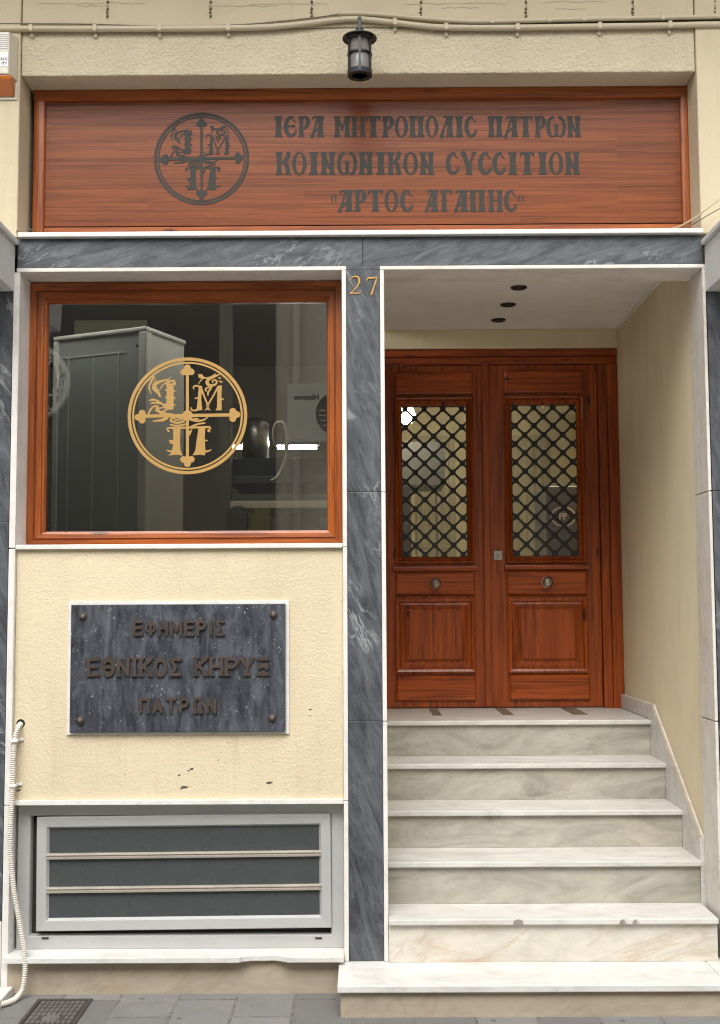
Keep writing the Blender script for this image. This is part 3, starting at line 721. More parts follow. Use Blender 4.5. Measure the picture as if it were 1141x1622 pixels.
# solid wall behind the pillar (between shop room and porch) and below the window
part('dividing_wall', box(NB(), XSL0 + .02, XPR - 0.03, 0.141, 3.2, 0.0, Z_LIN0 - .001), M['porch_paint'], B)
Z_SILL1, Z_SILL0 = WZ(283, 861.5), WZ(283, 869)
part('window_ledge', box(NB(), WX(24, 865), XSL0 - .0005, 0.002, 0.30, Z_SILL0, Z_SILL1), M['trim_marble'], B, 0.003)
Z_LT1, Z_LT0 = WZ(283, 1267.5), WZ(283, 1275)
part('lower_panel', box(NB(), XW1 + .0005, XSL0 - .0005, 0.022, 0.30, Z_LT1 - .002, Z_SILL0 + .001), M['stucco_yellow'], B, 0.003)
part('lower_trim', box(NB(), XW1 + .0005, XSL0 - .0005, 0.004, 0.12, Z_LT0, Z_LT1), M['trim_marble'], B, 0.002)
Z_BS1, Z_BS0 = WZ(283, 1501, 0.09), WZ(283, 1526, -0.055)
bx0, bx1 = WX(10, 1520), XSL0 - .0005
# broken sill: outline seen from above with the bite out of its front edge
cx0, cx1 = WX(383, 1525), WX(455, 1525)
out_ = [(bx0, 0.30), (bx0, -0.034), (bx0 + .012, -0.056)]
out_ += [(cx0 - .004, -0.056), (cx0 + .008, -0.042), (cx0 + .03, -0.034), (cx0 + .05, -0.028), (cx0 + .09, -0.030), (cx0 + .13, -0.026), (cx1 - .04, -0.030), (cx1 - .015, -0.042), (cx1 + .006, -0.056)]
out_ += [(bx1, -0.056), (bx1, 0.30)]
part('basement_sill', prism(NB(), out_, 'z', Z_BS0, Z_BS1), M['slab_marble'], B, 0.003)
part('plinth', box(NB(), WX(12, 1550), WX(545, 1550), -0.006, 0.30, -0.05, Z_BS0 - .0008), M['plinth_marble'], B, 0.002)

M['crack'] = plain('crack_dirt', (0.34, 0.28, 0.19), 0.9); rc_ = random.Random(5)
for y0_, xa_, xb_ in ((5, 60, 230), (10, 330, 440), (7, 395, 520), (6, 640, 800), (12, 700, 760), (3, 860, 960), (14, 880, 930), (9, 120, 175)):
    s_ = SDF(xa_ - 3, xb_ + 3, y0_ - 5, y0_ + 5, 0.5); pts_ = [(xa_ + (xb_ - xa_) * k / 9, y0_ + rc_.uniform(-1.2, 1.2)) for k in range(10)]
    s_.line(pts_, [rc_.uniform(.34, .5) for _ in pts_]); part('hairline_crack', s_.mesh(NB(), lambda x, y: (WX(x, y, -.007), -.0066, WZ(x, y, -.007))), M['crack'], B)
M['chip'] = plain('bare_plaster', (0.10, 0.08, 0.06), 0.9, 0.0, 0.4)
for px_, py_, r_c in ((293, 1247, 3.0), (288, 1249, 1.6), (427, 1240, 2.8), (304, 1218, 1.8), (299, 1221, 1.2), (284, 1228, 1.3), (346, 1204, 1.0), (30, 1252, 2.0), (31, 1246, 1.0), (492, 1124, 1.3), (491, 1133, .8)):
    s_ = SDF(px_ - 9, px_ + 9, py_ - 6, py_ + 6, 0.45); s_.line([(px_ - r_c * 1.6, py_ + rc_.uniform(-1, 1)), (px_, py_), (px_ + r_c * 1.5, py_ - rc_.uniform(-1, 1.5))], [r_c * .35, r_c * rc_.uniform(.6, 1), r_c * .3])
    part('plaster_chip', s_.mesh(NB(), lambda x, y: (WX(x, y, .022), .0213, WZ(x, y, .022))), M['chip'], B)

# ------------------------------------------------------------------ porch
YD = 1.82
Z_CEIL = Z_TRIM0 + 0.148
XPW = XJ0 + 0.004                    # plaster face of the right porch wall
bm = NB(); box(bm, XPW, XPW + 0.3, 0.211, YD + 0.25, 0.0, Z_CEIL + 0.2); part('porch_wall', bm, M['porch_paint'], B)
part('porch_ceiling', box(NB(), XPR - .03, XPW, 0.216, YD + 0.2, Z_CEIL, Z_CEIL + 0.14), M['ceiling_paint'], B)
part('ceiling_cove', box(NB(), XPW - 0.012, XPW - .0005, 0.217, YD - 0.05, Z_CEIL - 0.010, Z_CEIL - .0005), M['ceiling_paint'], B)
ZDT = WZ(790, 553, YD - 0.03)
part('porch_beam', box(NB(), XPR - .03, XPW - .0005, YD - 0.05, YD + 0.2, ZDT + .001, Z_CEIL - .001), M['porch_paint'], B, 0.003)
# balcony over the street, just above the frame
part('balcony', box(NB(), -3.2, 3.2, -0.95, -0.014, 5.15, 5.32), M['stucco_smooth'], B, 0.01)

# ------------------------------------------------------------------ stairs
yn = [(-0.325, 1561, 1569), (-0.040, 1456, 1466), (0.200, 1365, 1375), (0.487, 1284, 1293), (0.780, 1209.5, 1218), (1.075, 1141, 1150)]
ST = thing('staircase', 'pale marble staircase of six steps climbing to the double door', 'staircase', (0.7, 0.0, 0.0))
ztop = [WZ(850, yy, y) for y, yy, _ in yn]
ztop[0] = Z_SLAB
print('tread tops', [round(z, 3) for z in ztop], 'ceil', round(Z_CEIL, 3), 'xw', round(XPW, 3))
M['chip_stone'] = plain('broken_marble', (0.26, 0.24, 0.21), 0.9, 0.0, 0.4, 0.4)
for i, (y, a, b) in enumerate(yn):
    z1 = ztop[i]; th = 0.024 if i else 0.028
    yb = (yn[i + 1][0] + 0.03 if i else 0.05) if i < 5 else YD + 0.02
    x0 = XSR1 + .0008 if i else WX(534.5, 1558, y)
    x1 = (XPW - 0.0222 if i > 1 else (XPW - 0.0222 if i else 2.6))
    bm = NB()
    if i == 1:   # chipped nosing
        ch = [WX(821, 1455), WX(987, 1455), WX(1005, 1455)]
        pts = [(x0, yb), (x0, y)]
        for c, hw in zip(ch, (.022, .012, .012)): pts += [(c - hw, y), (c - hw * .5, y + .006), (c + hw * .4, y + .008), (c + hw, y)]
        pts += [(x1, y), (x1, yb)]
        prism(bm, pts, 'z', z1 - th, z1)
    elif i == 0:
        xj = WX(1128, 1545, -0.1)
        box(bm, x0, xj - .001, y, yb, z1 - th, z1); box(bm, xj + .001, x1, y, yb, z1 - th, z1)
    else:
        box(bm, x0, x1, y, yb, z1 - th, z1)
    part('tread', bm, M['tread_marble'] if i else M['slab_marble'], ST, 0.004)
    if i == 1:
        for c, hw in ((821, 8), (986, 4.5), (1006, 4)):
            cy = WZ(c, 1460, y); s_ = SDF(c - 12, c + 12, 1450, 1470, .5); s_.poly([(c - hw, 1464), (c - hw * .9, 1459.5), (c - hw * .2, 1456), (c + hw * .7, 1457), (c + hw, 1462), (c + hw * .2, 1465)])
            part('chipped_edge', s_.mesh(NB(), lambda a, b_: (WX(a, b_, y), y - .0012, WZ(a, b_, y)), 0.0006), M['chip_stone'], ST)
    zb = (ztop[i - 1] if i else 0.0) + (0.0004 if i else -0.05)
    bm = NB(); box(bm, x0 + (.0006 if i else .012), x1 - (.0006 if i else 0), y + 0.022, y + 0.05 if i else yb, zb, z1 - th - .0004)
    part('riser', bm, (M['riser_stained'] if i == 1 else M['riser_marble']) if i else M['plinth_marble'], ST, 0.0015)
# skirting and sloping stringer on the right wall
zl = ztop[5]
sk = [(YD - .03, zl + .0005), (YD - .03, zl + 0.080), (yn[5][0] - .015, zl + 0.080)]
slope = (ztop[5] - ztop[2]) / (yn[5][0] - yn[2][0])
y2 = 0.215
sk += [(y2, zl + 0.080 - slope * (yn[5][0] - .015 - y2)), (y2, 0.05), (yn[5][0] + .03, 0.05), (yn[5][0] + .03, zl + .0005)]
part('stringer', prism(NB(), sk, 'x', XPW - 0.022, XPW - .0008), M['tread_marble'], ST, 0.002)
y3 = yn[5][0] - .015
part('stringer_edge', prism(NB(), [(y3, zl + 0.0806), (y3, zl + 0.0838), (y2, zl + 0.0838 - slope * (y3 - y2)), (y2, zl + 0.0806 - slope * (y3 - y2))], 'x', XPW - 0.0215, XPW - .012), M['plinth_marble'], ST)
for a, b in ((680, 693), (785, 801), (890, 912)):
    xa, xb = WX(a, 1122, YD - 0.06), WX(b, 1122, YD - 0.06)
    part('metal_inlay', box(NB(), xa, xb, 1.37, YD - 0.045, zl + .0005, zl + .003), M['rust'], ST)
part('stair_core', prism(NB(), [(0.05, 0.02), (0.05, ztop[1] - .03), (yn[2][0] + .055, ztop[1] - .03), (yn[2][0] + .055, ztop[2] - .03), (yn[3][0] + .055, ztop[2] - .03), (yn[3][0] + .055, ztop[3] - .03), (yn[4][0] + .055, ztop[3] - .03), (yn[4][0] + .055, ztop[4] - .03), (yn[5][0] + .055, ztop[4] - .03), (yn[5][0] + .055, ztop[5] - .03), (YD + 0.2, ztop[5] - .03), (YD + 0.2, 0.02)], 'x', XSR1, XPW - .023), M['dark_void'], ST)
#==DOOR==
# ------------------------------------------------------------------ double door
D = thing('entrance_door', 'varnished red pine double door with latticed glass at the top of the steps', 'door', (WX(771, 1120, YD), YD, zl))
fx0, fx1, fz1 = XPR - 0.025, XPW - .001, ZDT
fi0, fi1, fzi = WX(596, 850, YD), WX(951, 840, YD), WZ(790, 578, YD)
bm = NB()
yf = YD - 0.035
box(bm, fx0, fi0, yf, YD + .08, zl, fzi); box(bm, fi0 + .0003, fi0 + .02, YD + .0408, YD + .079, zl, fzi); part('door_post', bm, M['door_wood_v'], D, 0.004)
bm = NB(); box(bm, fi1, fi1 + (fx1 - fi1) * .45, yf + .012, YD + .08, zl, fzi); box(bm, fi1 + (fx1 - fi1) * .45 + .001, fx1, yf - .004, YD + .08, zl, fzi - .001); box(bm, fi1 - .02, fi1 - .0003, YD + .0408, YD + .079, zl, fzi); part('door_post', bm, M['door_wood_v'], D, 0.004)
hm = fzi + (fz1 - fzi) * 0.5
bm = NB(); box(bm, fx0, fx1 - .001, yf - .003, YD + .08, hm + .001, fz1); box(bm, fx0, fx1 - .001, yf + .012, YD + .08, fzi + .0005, hm); part('door_head', bm, M['door_wood_h'], D, 0.004)
part('weather_gap', box(NB(), fi0 - .004, fi1 + .004, YD + 0.045, YD + 0.06, zl - .01, fzi), M['dark_void'], D) if False else None
xm0, xm1 = WX(766.5, 840, YD), WX(776, 840, YD)
part('astragal', box(NB(), xm0 - .004, xm1 + .002, YD - 0.022, YD + 0.01, zl + .012, fzi - .004), M['door_wood_v'], D, 0.005, seg=3)

def raised(bm, x0, x1, z0, z1, yb, h, sl):
    frame_strip(bm, x0, x1, z0, z1, [(0, yb), (0, yb - h * .55), (sl, yb - h), ])
    v = [bm.verts.new(p) for p in ((x0 + sl, yb - h, z0 + sl), (x1 - sl, yb - h, z0 + sl), (x1 - sl, yb - h, z1 - sl), (x0 + sl, yb - h, z1 - sl))]
    bm.faces.new(v); bmesh.ops.remove_doubles(bm, verts=bm.verts, dist=1e-5); bmesh.ops.recalc_face_normals(bm, faces=bm.faces)
    return bm
def moulding(bm, x0, x1, z0, z1, yb, wd, h):
    return frame_strip(bm, x0, x1, z0, z1, [(0, yb), (0, yb - h * .7), (wd * .16, yb - h), (wd * .34, yb - h * .85), (wd * .45, yb - h * .45), (wd * .62, yb - h * .6), (wd * .8, yb - h * .3), (wd, yb + .002)])

def door_leaf(x0, x1, G):
    """G: measured rectangles in the photograph, at the depth of the leaf"""
    zb, zt = zl + 0.006, fzi - 0.0006
    gx0, gx1, gz0, gz1 = RC(*G['glass'], YD)
    bm = NB()   # stiles and rails around the glass
    box(bm, x0, gx0, YD, YD + .04, zb, zt); box(bm, gx1, x1, YD, YD + .04, zb, zt)
    box(bm, gx0 + .0002, gx1 - .0002, YD + .0006, YD + .04, zb, gz0); box(bm, gx0 + .0002, gx1 - .0002, YD + .0006, YD + .04, gz1, zt)
    leaf = part('door_leaf', bm, M['door_wood_v'], D, 0.003)
    a = RC(*G['top'], YD); part('panel', raised(NB(), *a, YD, 0.020, 0.012), M['door_wood_h'], leaf)
    a = RC(*G['mould'], YD); part('moulding', moulding(NB(), *a, YD, (a[1] - a[0] - (gx1 - gx0)) / 2, 0.030), M['door_wood_v'], leaf)
    a = RC(*G['rail'], YD); part('rail', box(NB(), a[0], a[1], YD - 0.026, YD - .0003, a[2], a[3]), M['door_wood_h'], leaf, 0.006, seg=3)
    a = RC(*G['knobp'], YD); part('panel', raised(NB(), *a, YD, 0.022, 0.010), M['door_wood_h'], leaf)
    a = RC(*G['lowm'], YD); b = RC(*G['low'], YD)
    part('moulding', moulding(NB(), *a, YD, (a[1] - a[0] - (b[1] - b[0])) / 2, 0.030), M['door_wood_v'], leaf)
    bb = [b[0] + .004, b[1] - .004, b[2] + .004, b[3] - .004]
    part('panel', raised(NB(), *bb, YD, 0.014, 0.010), M['door_wood_v'], leaf)
    a = RC(*G['bot'], YD); part('panel', raised(NB(), *a, YD, 0.022, 0.010), M['door_wood_h'], leaf)
    kx, kz = W(*G['knob'], YD - .05)
    kb = NB(); lathe(kb, [(0.0, 0.0), (0.036, 0.0), (0.036, -0.004), (0.030, -0.008), (0.013, -0.012), (0.011, -0.026), (0.018, -0.034), (0.028, -0.044), (0.031, -0.055), (0.028, -0.067), (0.017, -0.076), (0.0, -0.079)], (kx, YD - .0162, kz), 26, 'y')
    part('knob', kb, M['nickel'], leaf, smooth=True)
    part('glass', box(NB(), gx0 - .006, gx1 + .006, YD + .020, YD + .024, gz0 - .006, gz1 + .006), M['door_glass'], leaf)
    # lattice of flat bars crossing at 45 degrees, a square rosette on every crossing
    g = NB(); dx = (gx1 - gx0) / 3.45; rows = 17; x_first = gx0 + dx * 0.215; dz = (gz1 - gz0) / (rows - 1 + .62)
    z_first = gz1 - dz * 0.31
    nodes = []
    for r in range(rows):
        n = 4 if r % 2 == 0 else 3
        for k in range(n):
            nodes.append((x_first + dx * (k + (0 if r % 2 == 0 else .5)), z_first - dz * r))
    def dbar(x, z, sx, y0, y1, hw=0.0066):
        # half-length bar from a node towards the next, clipped to the pane
        L = 1.0
        for lim, c, d in ((gx0, x, -dx / 2 * 1), (gx1, x, dx / 2)):
            pass
        tx = sx * dx / 2; tz = -dz
        t = 1.0
        if x + tx < gx0: t = min(t, (gx0 - x) / tx)
        if x + tx > gx1: t = min(t, (gx1 - x) / tx)
        if z + tz < gz0: t = min(t, (gz0 - z) / tz)
        a = Vector((x, 0, z)); b = Vector((x + tx * t, 0, z + tz * t)); u = (b - a).normalized(); p = Vector((-u.z, 0, u.x)) * hw
        vs = [g.verts.new((q.x, yy, q.z)) for yy in (y0, y1) for q in (a - p, b - p, b + p, a + p)]
        for f in ((0, 1, 2, 3), (7, 6, 5, 4), (0, 4, 5, 1), (1, 5, 6, 2), (2, 6, 7, 3), (3, 7, 4, 0)): g.faces.new([vs[i] for i in f])
    for (x, z) in nodes:
        dbar(x, z, 1, YD + .004, YD + .0095); dbar(x, z, -1, YD + .0042, YD + .0097)
    # bars that enter from above and from the sides
    for k in range(4):
        x = x_first + dx * k
        for sx in (1, -1):
            tx = sx * dx / 2; zz = z_first + dz
            a_t = (zz - gz1) / dz
            xs = x - tx + tx * a_t
            if gx0 < xs < gx1:
                a = Vector((xs, 0, gz1)); b = Vector((x, 0, z_first)); u = (b - a).normalized(); p = Vector((-u.z, 0, u.x)) * .0066
                vs = [g.verts.new((q.x, yy, q.z)) for yy in (YD + .0041, YD + .0096) for q in (a - p, b - p, b + p, a + p)]
                for f in ((0, 1, 2, 3), (7, 6, 5, 4), (0, 4, 5, 1), (1, 5, 6, 2), (2, 6, 7, 3), (3, 7, 4, 0)): g.faces.new([vs[i] for i in f])
    for r in range(1, rows, 2):
        for side in (0, 1):
            xv = x_first - dx * .5 if side == 0 else x_first + dx * 3.5
            edge = gx0 if side == 0 else gx1; tgt = x_first if side == 0 else x_first + dx * 3
            zc = z_first - dz * r; t = (edge - xv) / (tgt - xv)
            if t <= 0: continue
            for sgn in (1, -1):
                a = Vector((edge, 0, zc + sgn * dz * t)); b = Vector((tgt, 0, zc + sgn * dz)); u = (b - a).normalized(); p = Vector((-u.z, 0, u.x)) * .0066
                vs = [g.verts.new((q.x, yy, q.z)) for yy in (YD + .0043, YD + .0098) for q in (a - p, b - p, b + p, a + p)]
                for f in ((0, 1, 2, 3), (7, 6, 5, 4), (0, 4, 5, 1), (1, 5, 6, 2), (2, 6, 7, 3), (3, 7, 4, 0)): g.faces.new([vs[i] for i in f])
    for i, (x, z) in enumerate(nodes):
        q = 0.0178; an = PI / 8
        pts = [(x + q * math.cos(an + PI / 4 * k), z + q * math.sin(an + PI / 4 * k)) for k in range(8)]
        A = [g.verts.new((p[0], YD + .0025, p[1])) for p in pts]; Bq = [g.verts.new((p[0], YD + .0115, p[1])) for p in pts]
        g.faces.new(A); g.faces.new(Bq[::-1])
        for k in range(8): g.faces.new((A[k], Bq[k], Bq[(k + 1) % 8], A[(k + 1) % 8]))
    # thin iron border
    for (bx0_, bx1_, bz0_, bz1_) in ((gx0, gx0 + .004, gz0, gz1), (gx1 - .004, gx1, gz0, gz1), (gx0 + .004, gx1 - .004, gz0, gz0 + .004), (gx0 + .004, gx1 - .004, gz1 - .004, gz1)):
        box(g, bx0_, bx1_, YD + .003, YD + .012, bz0_, bz1_)
    bmesh.ops.recalc_face_normals(g, faces=g.faces)
    part('lattice', g, M['black_iron'], leaf)
    return leaf
LG = dict(glass=(636.5, 643.5, 740, 883), top=(625, 589.5, 748.5, 626), mould=(625.5, 629.5, 750.5, 893), rail=(621.5, 897, 757, 904.5), knobp=(627, 906.5, 752.5, 943), lowm=(626, 946.5, 753.5, 1066.5), low=(644.5, 966, 735, 1047), bot=(628, 1070.5, 754.5, 1110), knob=(690, 924))
RG = dict(glass=(811, 641, 915.5, 881), top=(798.5, 586.5, 923.5, 623), mould=(800.5, 627.5, 925.5, 892), rail=(798.5, 894.5, 933, 902), knobp=(802.5, 904.5, 929, 942.5), lowm=(803.5, 945, 931.5, 1066), low=(823, 964, 912.5, 1046), bot=(807, 1068.5, 934.5, 1109), knob=(867.5, 922))
door_leaf(fi0 + .003, xm0 + .001, LG)
rl = door_leaf(xm1 - .001, fi1 - .003, RG)
lx, lz = W(789, 879.5, YD)
bm = NB(); box(bm, lx - .024, lx + .024, YD - .0035, YD - .0005, lz - .026, lz + .026)
lk = part('lock_plate', bm, M['steel'], rl, 0.002)
bm = NB(); lathe(bm, [(0, -.010), (.011, -.010), (.012, -.004), (.012, 0)], (lx, YD - .0035, lz), 16, 'y'); box(bm, lx - .002, lx + .002, YD - .015, YD - .0136, lz - .016, lz + .006)
part('lock_cylinder', bm, M['nickel'], lk if False else rl)
#==SIGN==
# ------------------------------------------------------------------ wooden sign over the lintel
YS = 0.15
sx0, sx1, sz1 = WX(53, 250, YS), WX(1093.5, 250, YS), WZ(570, 138.5, YS)
sz0 = Z_LEDGE1
ix0, ix1, iz1 = WX(71, 250, YS), WX(1079, 250, YS), WZ(570, 157, YS)
izb = WZ(570, 353, YS)
SG = thing('wooden_sign', 'long varnished wooden sign with dark Greek lettering and round monogram above the lintel', 'sign', (0, YS, sz0))
part('board', box(NB(), sx0 + .01, sx1 - .01, YS + .012, YS + .03, izb - .004, sz1 - .01), M['sign_wood'], SG)
def rounded_bar(bm, x0, x1, z0, z1, yb, h, vertical):
    n = 8
    if vertical:
        pts = [(x0, yb + .03)] + [(x0 + (x1 - x0) * (1 - math.cos(PI * k / n)) / 2, yb - h * math.sin(PI * k / n) ** .6 if 0 < k < n else yb) for k in range(n + 1)] + [(x1, yb + .03)]
        return prism(bm, pts, 'z', z0, z1)
    pts = [(yb + .03, z0)] + [(yb - h * math.sin(PI * k / n) ** .6 if 0 < k < n else yb, z0 + (z1 - z0) * (1 - math.cos(PI * k / n)) / 2) for k in range(n + 1)] + [(yb + .03, z1)]
    return prism(bm, pts, 'x', x0, x1)
part('frame_rail', rounded_bar(NB(), sx0, sx1, iz1, sz1, YS + .002, 0.012, False), M['frame_wood_h'], SG)
part('frame_stile', rounded_bar(NB(), sx0, ix0, sz0 + .001, iz1 - .0005, YS + .002, 0.012, True), M['frame_wood_v'], SG)
part('frame_stile', rounded_bar(NB(), ix1, sx1, sz0 + .001, iz1 - .0005, YS + .002, 0.012, True), M['frame_wood_v'], SG)
bm = NB(); xj = WX(271, 360, YS); box(bm, ix0 + .0005, xj - .0006, YS + .002, YS + .03, sz0 + .001, izb - .012); box(bm, xj + .0006, ix1 - .0005, YS + .003, YS + .03, sz0 + .001, izb - .012)
part('bottom_rail', bm, M['frame_wood_h'], SG, 0.002)
part('shadow_gap', box(NB(), ix0, ix1, YS + .022, YS + .031, izb - .013, izb - .0045), M['dark_void'], SG)  # near-black strip paints the shade inside the gap under the board
YB = YS + .012
ex, ez = W(319.6, 251.5, YB)
ppm = F_PX / (YB - CAM.y) / 1.0
part('monogram', emblem_mesh(ex, ez, WX(319.6 + 75.3, 251, YB) - ex, ez - WZ(319.6, 251.5 + 73.2, YB), YB - .0006), M['dark_vinyl'], SG)
L1 = [('I', 436, 446.6), ('E', 449.6, 470.2), ('P', 472.5, 490.3), ('A', 492.2, 512.3), ('M', 530, 554.4), ('H', 557.2, 579), ('T', 579.6, 603.4), ('P', 605.8, 623.5), ('O', 625.4, 646.5), ('Π', 648.4, 672), ('O', 674.2, 694.8), ('Λ', 697, 717.6), ('I', 723, 732.8), ('C', 735.8, 755.2), ('Π', 773, 796.2), ('A', 798.5, 819.5), ('T', 821.8, 844), ('P', 847, 864), ('Ω', 865.7, 897), ('N', 898.8, 919.7)]
L2 = [('K', 437.7, 462), ('O', 462.8, 486), ('I', 491.5, 503), ('N', 508.7, 530.7), ('Ω', 534, 566.2), ('N', 569, 590.4), ('I', 598, 609), ('K', 614.5, 636.5), ('O', 638.9, 662.3), ('N', 665.6, 687.4), ('C', 706.2, 727.2), ('Υ', 729.7, 755.2), ('C', 757.5, 778.5), ('C', 780.3, 800.8), ('I', 807.6, 817.4), ('T', 823.6, 847.5), ('I', 854.6, 865.2), ('O', 869.6, 892.4), ('N', 895.4, 918)]
L3 = [('"', 524.8, 533.6), ('A', 536, 557.7), ('P', 561.3, 579.7), ('T', 582.8, 607), ('O', 609.3, 631.3), ('C', 633.7, 654.3), ('A', 673.7, 693.2), ('Γ', 698.2, 716.8), ('A', 719.7, 739.9), ('Π', 743.8, 768.9), ('H', 773.9, 796.2), ('C', 798.5, 818.6), ('"', 820.8, 829.7)]
for line, ya, yb_ in ((L1, 184.2, 217.3), (L2, 241.2, 276.8), (L3, 301.0, 335.4)):
    bm = NB()
    for ch, a, b in line:
        zt_, zb_ = WZ((a + b) / 2, ya, YB), WZ((a + b) / 2, yb_, YB)
        if ch == '"': zt_, zb_ = zt_ - (zt_ - zb_) * .24, zt_ - (zt_ - zb_) * .56
        xa, xb = WX(a, (ya + yb_) / 2, YB), WX(b, (ya + yb_) / 2, YB); H = zt_ - zb_
        liturgical(ch, (xb - xa) / H, 0.03 if ch != '"' else .06).mesh(bm, lambda x, y, xa=xa, zb_=zb_, H=H: (xa + x * H, YB - .0006, zb_ + y * H), 0.0012)
    part('lettering', bm, M['dark_vinyl'], SG)

# ------------------------------------------------------------------ shop window
YW = 0.16
wx0, wx1, wz0, wz1 = RC(44, 446.5, 542.5, 860.5, YW)
wz0 = Z_SILL1 + .0005; wx1 = XSL0 - .001
gx0, gx1, gz0, gz1 = RC(75, 480, 518, 841, YW + .03)
WN = thing('shop_window', 'large orange brown wooden framed window with gold round monogram on its pane', 'window', ((wx0 + wx1) / 2, YW, wz0))
def win_bar(name, x0, x1, z0, z1, cut, mat, horiz):
    """mitred bar with a stepped moulding; cut = (outer box, inner box)"""
    pass
prof = [(0, YW + .08), (0, YW + .001), (0.004, YW - .003), (0.40, YW - .003), (0.43, YW + .006), (0.50, YW + .006), (0.53, YW - .001), (0.80, YW + .002), (0.84, YW + .014), (0.92, YW + .016), (1.0, YW + .03), (1.0, YW + .06)]
def mitre_side(side):
    bm = NB(); rings = []
    L, Rr, Bt, Tp = gx0 - wx0, wx1 - gx1, gz0 - wz0, wz1 - gz1
    for f, y in prof:
        p = {'l': wx0 + L * f, 'r': wx1 - Rr * f, 'b': wz0 + Bt * f, 't': wz1 - Tp * f}
        c = {'bl': (p['l'], y, p['b']), 'br': (p['r'], y, p['b']), 'tr': (p['r'], y, p['t']), 'tl': (p['l'], y, p['t'])}
        rings.append([bm.verts.new(c[k]) for k in {'b': ('bl', 'br'), 'r': ('br', 'tr'), 't': ('tr', 'tl'), 'l': ('tl', 'bl')}[side]])
    for a, b in zip(rings, rings[1:]): bm.faces.new((a[0], a[1], b[1], b[0]))
    bmesh.ops.recalc_face_normals(bm, faces=bm.faces)
    # make sure the front faces the street
    if sum(f.normal.y * f.calc_area() for f in bm.faces) > 0: bmesh.ops.reverse_faces(bm, faces=bm.faces)
    return bm
part('frame_rail', mitre_side('t'), M['frame_wood_h'], WN); part('frame_rail', mitre_side('b'), M['frame_wood_h'], WN)
part('frame_stile', mitre_side('l'), M['frame_wood_v'], WN); part('frame_stile', mitre_side('r'), M['frame_wood_v'], WN)
pane = part('pane', box(NB(), gx0 - .004, gx1 + .004, YW + .034, YW + .040, gz0 - .004, gz1 + .004), M['window_glass'], WN)
ex, ez = W(297.2, 658.4, YW + .033)
part('monogram', emblem_mesh(ex, ez, WX(297.2 + 94.7, 658, YW + .033) - ex, ez - WZ(297.2, 658.4 + 92.8, YW + .033), YW + .0332), M['gold_vinyl'], WN)

# ------------------------------------------------------------------ basement window
YBW = 0.072
ax0, ax1, az0, az1 = XW1 + .012, XSL0 - .001, Z_BS1 + .0005, Z_LT0 - .0006
ix_0, ix_1, iz_0, iz_1 = RC(55, 1290, 525.5, 1476, YBW)
BW = thing('basement_window', 'low aluminium hopper window with dark frosted glass hanging slightly crooked below the plaque', 'window', ((ax0 + ax1) / 2, YBW, az0))
bm = NB(); frame_strip(bm, ax0, ax1, az0, az1, [(0, YBW + .06), (0, YBW), (0.004, YBW - .002), (0.052, YBW - .002), (0.056, YBW + .004), (0.06, YBW + .03)])
for v in bm.verts:    # fit the inner edge to the measured opening
    pass
part('outer_frame', bm, M['alu'], BW)
part('rebate', box(NB(), ax0 + .05, ax1 - .05, YBW + .028, YBW + .05, az0 + .05, az1 - .05), M['dark_void'], BW)
ss = RC(57.5, 1293, 524, 1474, YBW - .01)
piv = Vector((ss[0], 0, ss[3])); rotm = Matrix.Rotation(R_(-0.45), 3, 'Y')
def skew(bm):
    bmesh.ops.rotate(bm, cent=piv, matrix=rotm, verts=bm.verts); return bm
sh = part('sash', skew(frame_strip(NB(), *ss, [(0, YBW + .03), (0, YBW - .012), (0.004, YBW - .016), (0.042, YBW - .012), (0.047, YBW - .004), (0.052, YBW + .004)])), M['alu'], BW)
sw, shh = ss[1] - ss[0], ss[3] - ss[2]
part('glass', skew(box(NB(), ss[0] + .045, ss[1] - .045, YBW + .003, YBW + .008, ss[2] + .045, ss[3] - .045)), M['frosted'], sh)
for yy in (1356, 1409.5):
    z = WZ(283, yy, YBW - .01)
    bm = NB(); h = .0125
    prism(bm, [(YBW - .001, z - h), (YBW - .012, z - h), (YBW - .014, z - h * .3), (YBW - .009, z - h * .1), (YBW - .009, z + h * .2), (YBW - .015, z + h * .35), (YBW - .013, z + h), (YBW - .001, z + h)], 'x', ss[0] + .040, ss[1] - .040)
    part('glazing_bar', skew(bm), M['bar_metal'], sh)
for px in (72, 505):
    x, z = W(px, 1486, YBW); part('drain_slot', box(NB(), x - .015, x + .015, YBW - .004, YBW - .0022, z - .004, z + .004), M['dark_void'], BW)

# ------------------------------------------------------------------ stone plaque with raised letters
YP = 0.022
p0 = RC(108, 952, 458.5, 1163, YP); q0 = RC(112, 957, 452.5, 1159.5, YP - .02)
PQ = thing('stone_plaque', 'weathered dark stone plaque with raised bronze Greek letters on cream wall under the window', 'plaque', ((p0[0] + p0[1]) / 2, YP, p0[2]))
part('backing', box(NB(), *p0[:2], YP - .010, YP - .0003, *p0[2:]), M['trim_marble'], PQ, 0.002)
part('slab', box(NB(), *q0[:2], YP - .026, YP - .0104, *q0[2:]), M['plaque'], PQ, 0.003)
yl = YP - .0262
for (px, py) in ((131.7, 977), (433.5, 973.5), (127.6, 1141.6), (431.8, 1137.5)):
    x, z = W(px, py, yl)
    bm = NB(); lathe(bm, [(0, -.014), (.007, -.014), (.010, -.009), (.017, -.006), (.019, 0), (.019, .001)], (x, yl, z), 18, 'y')
    part('bolt', bm, M['letter_bronze'], PQ, smooth=True)
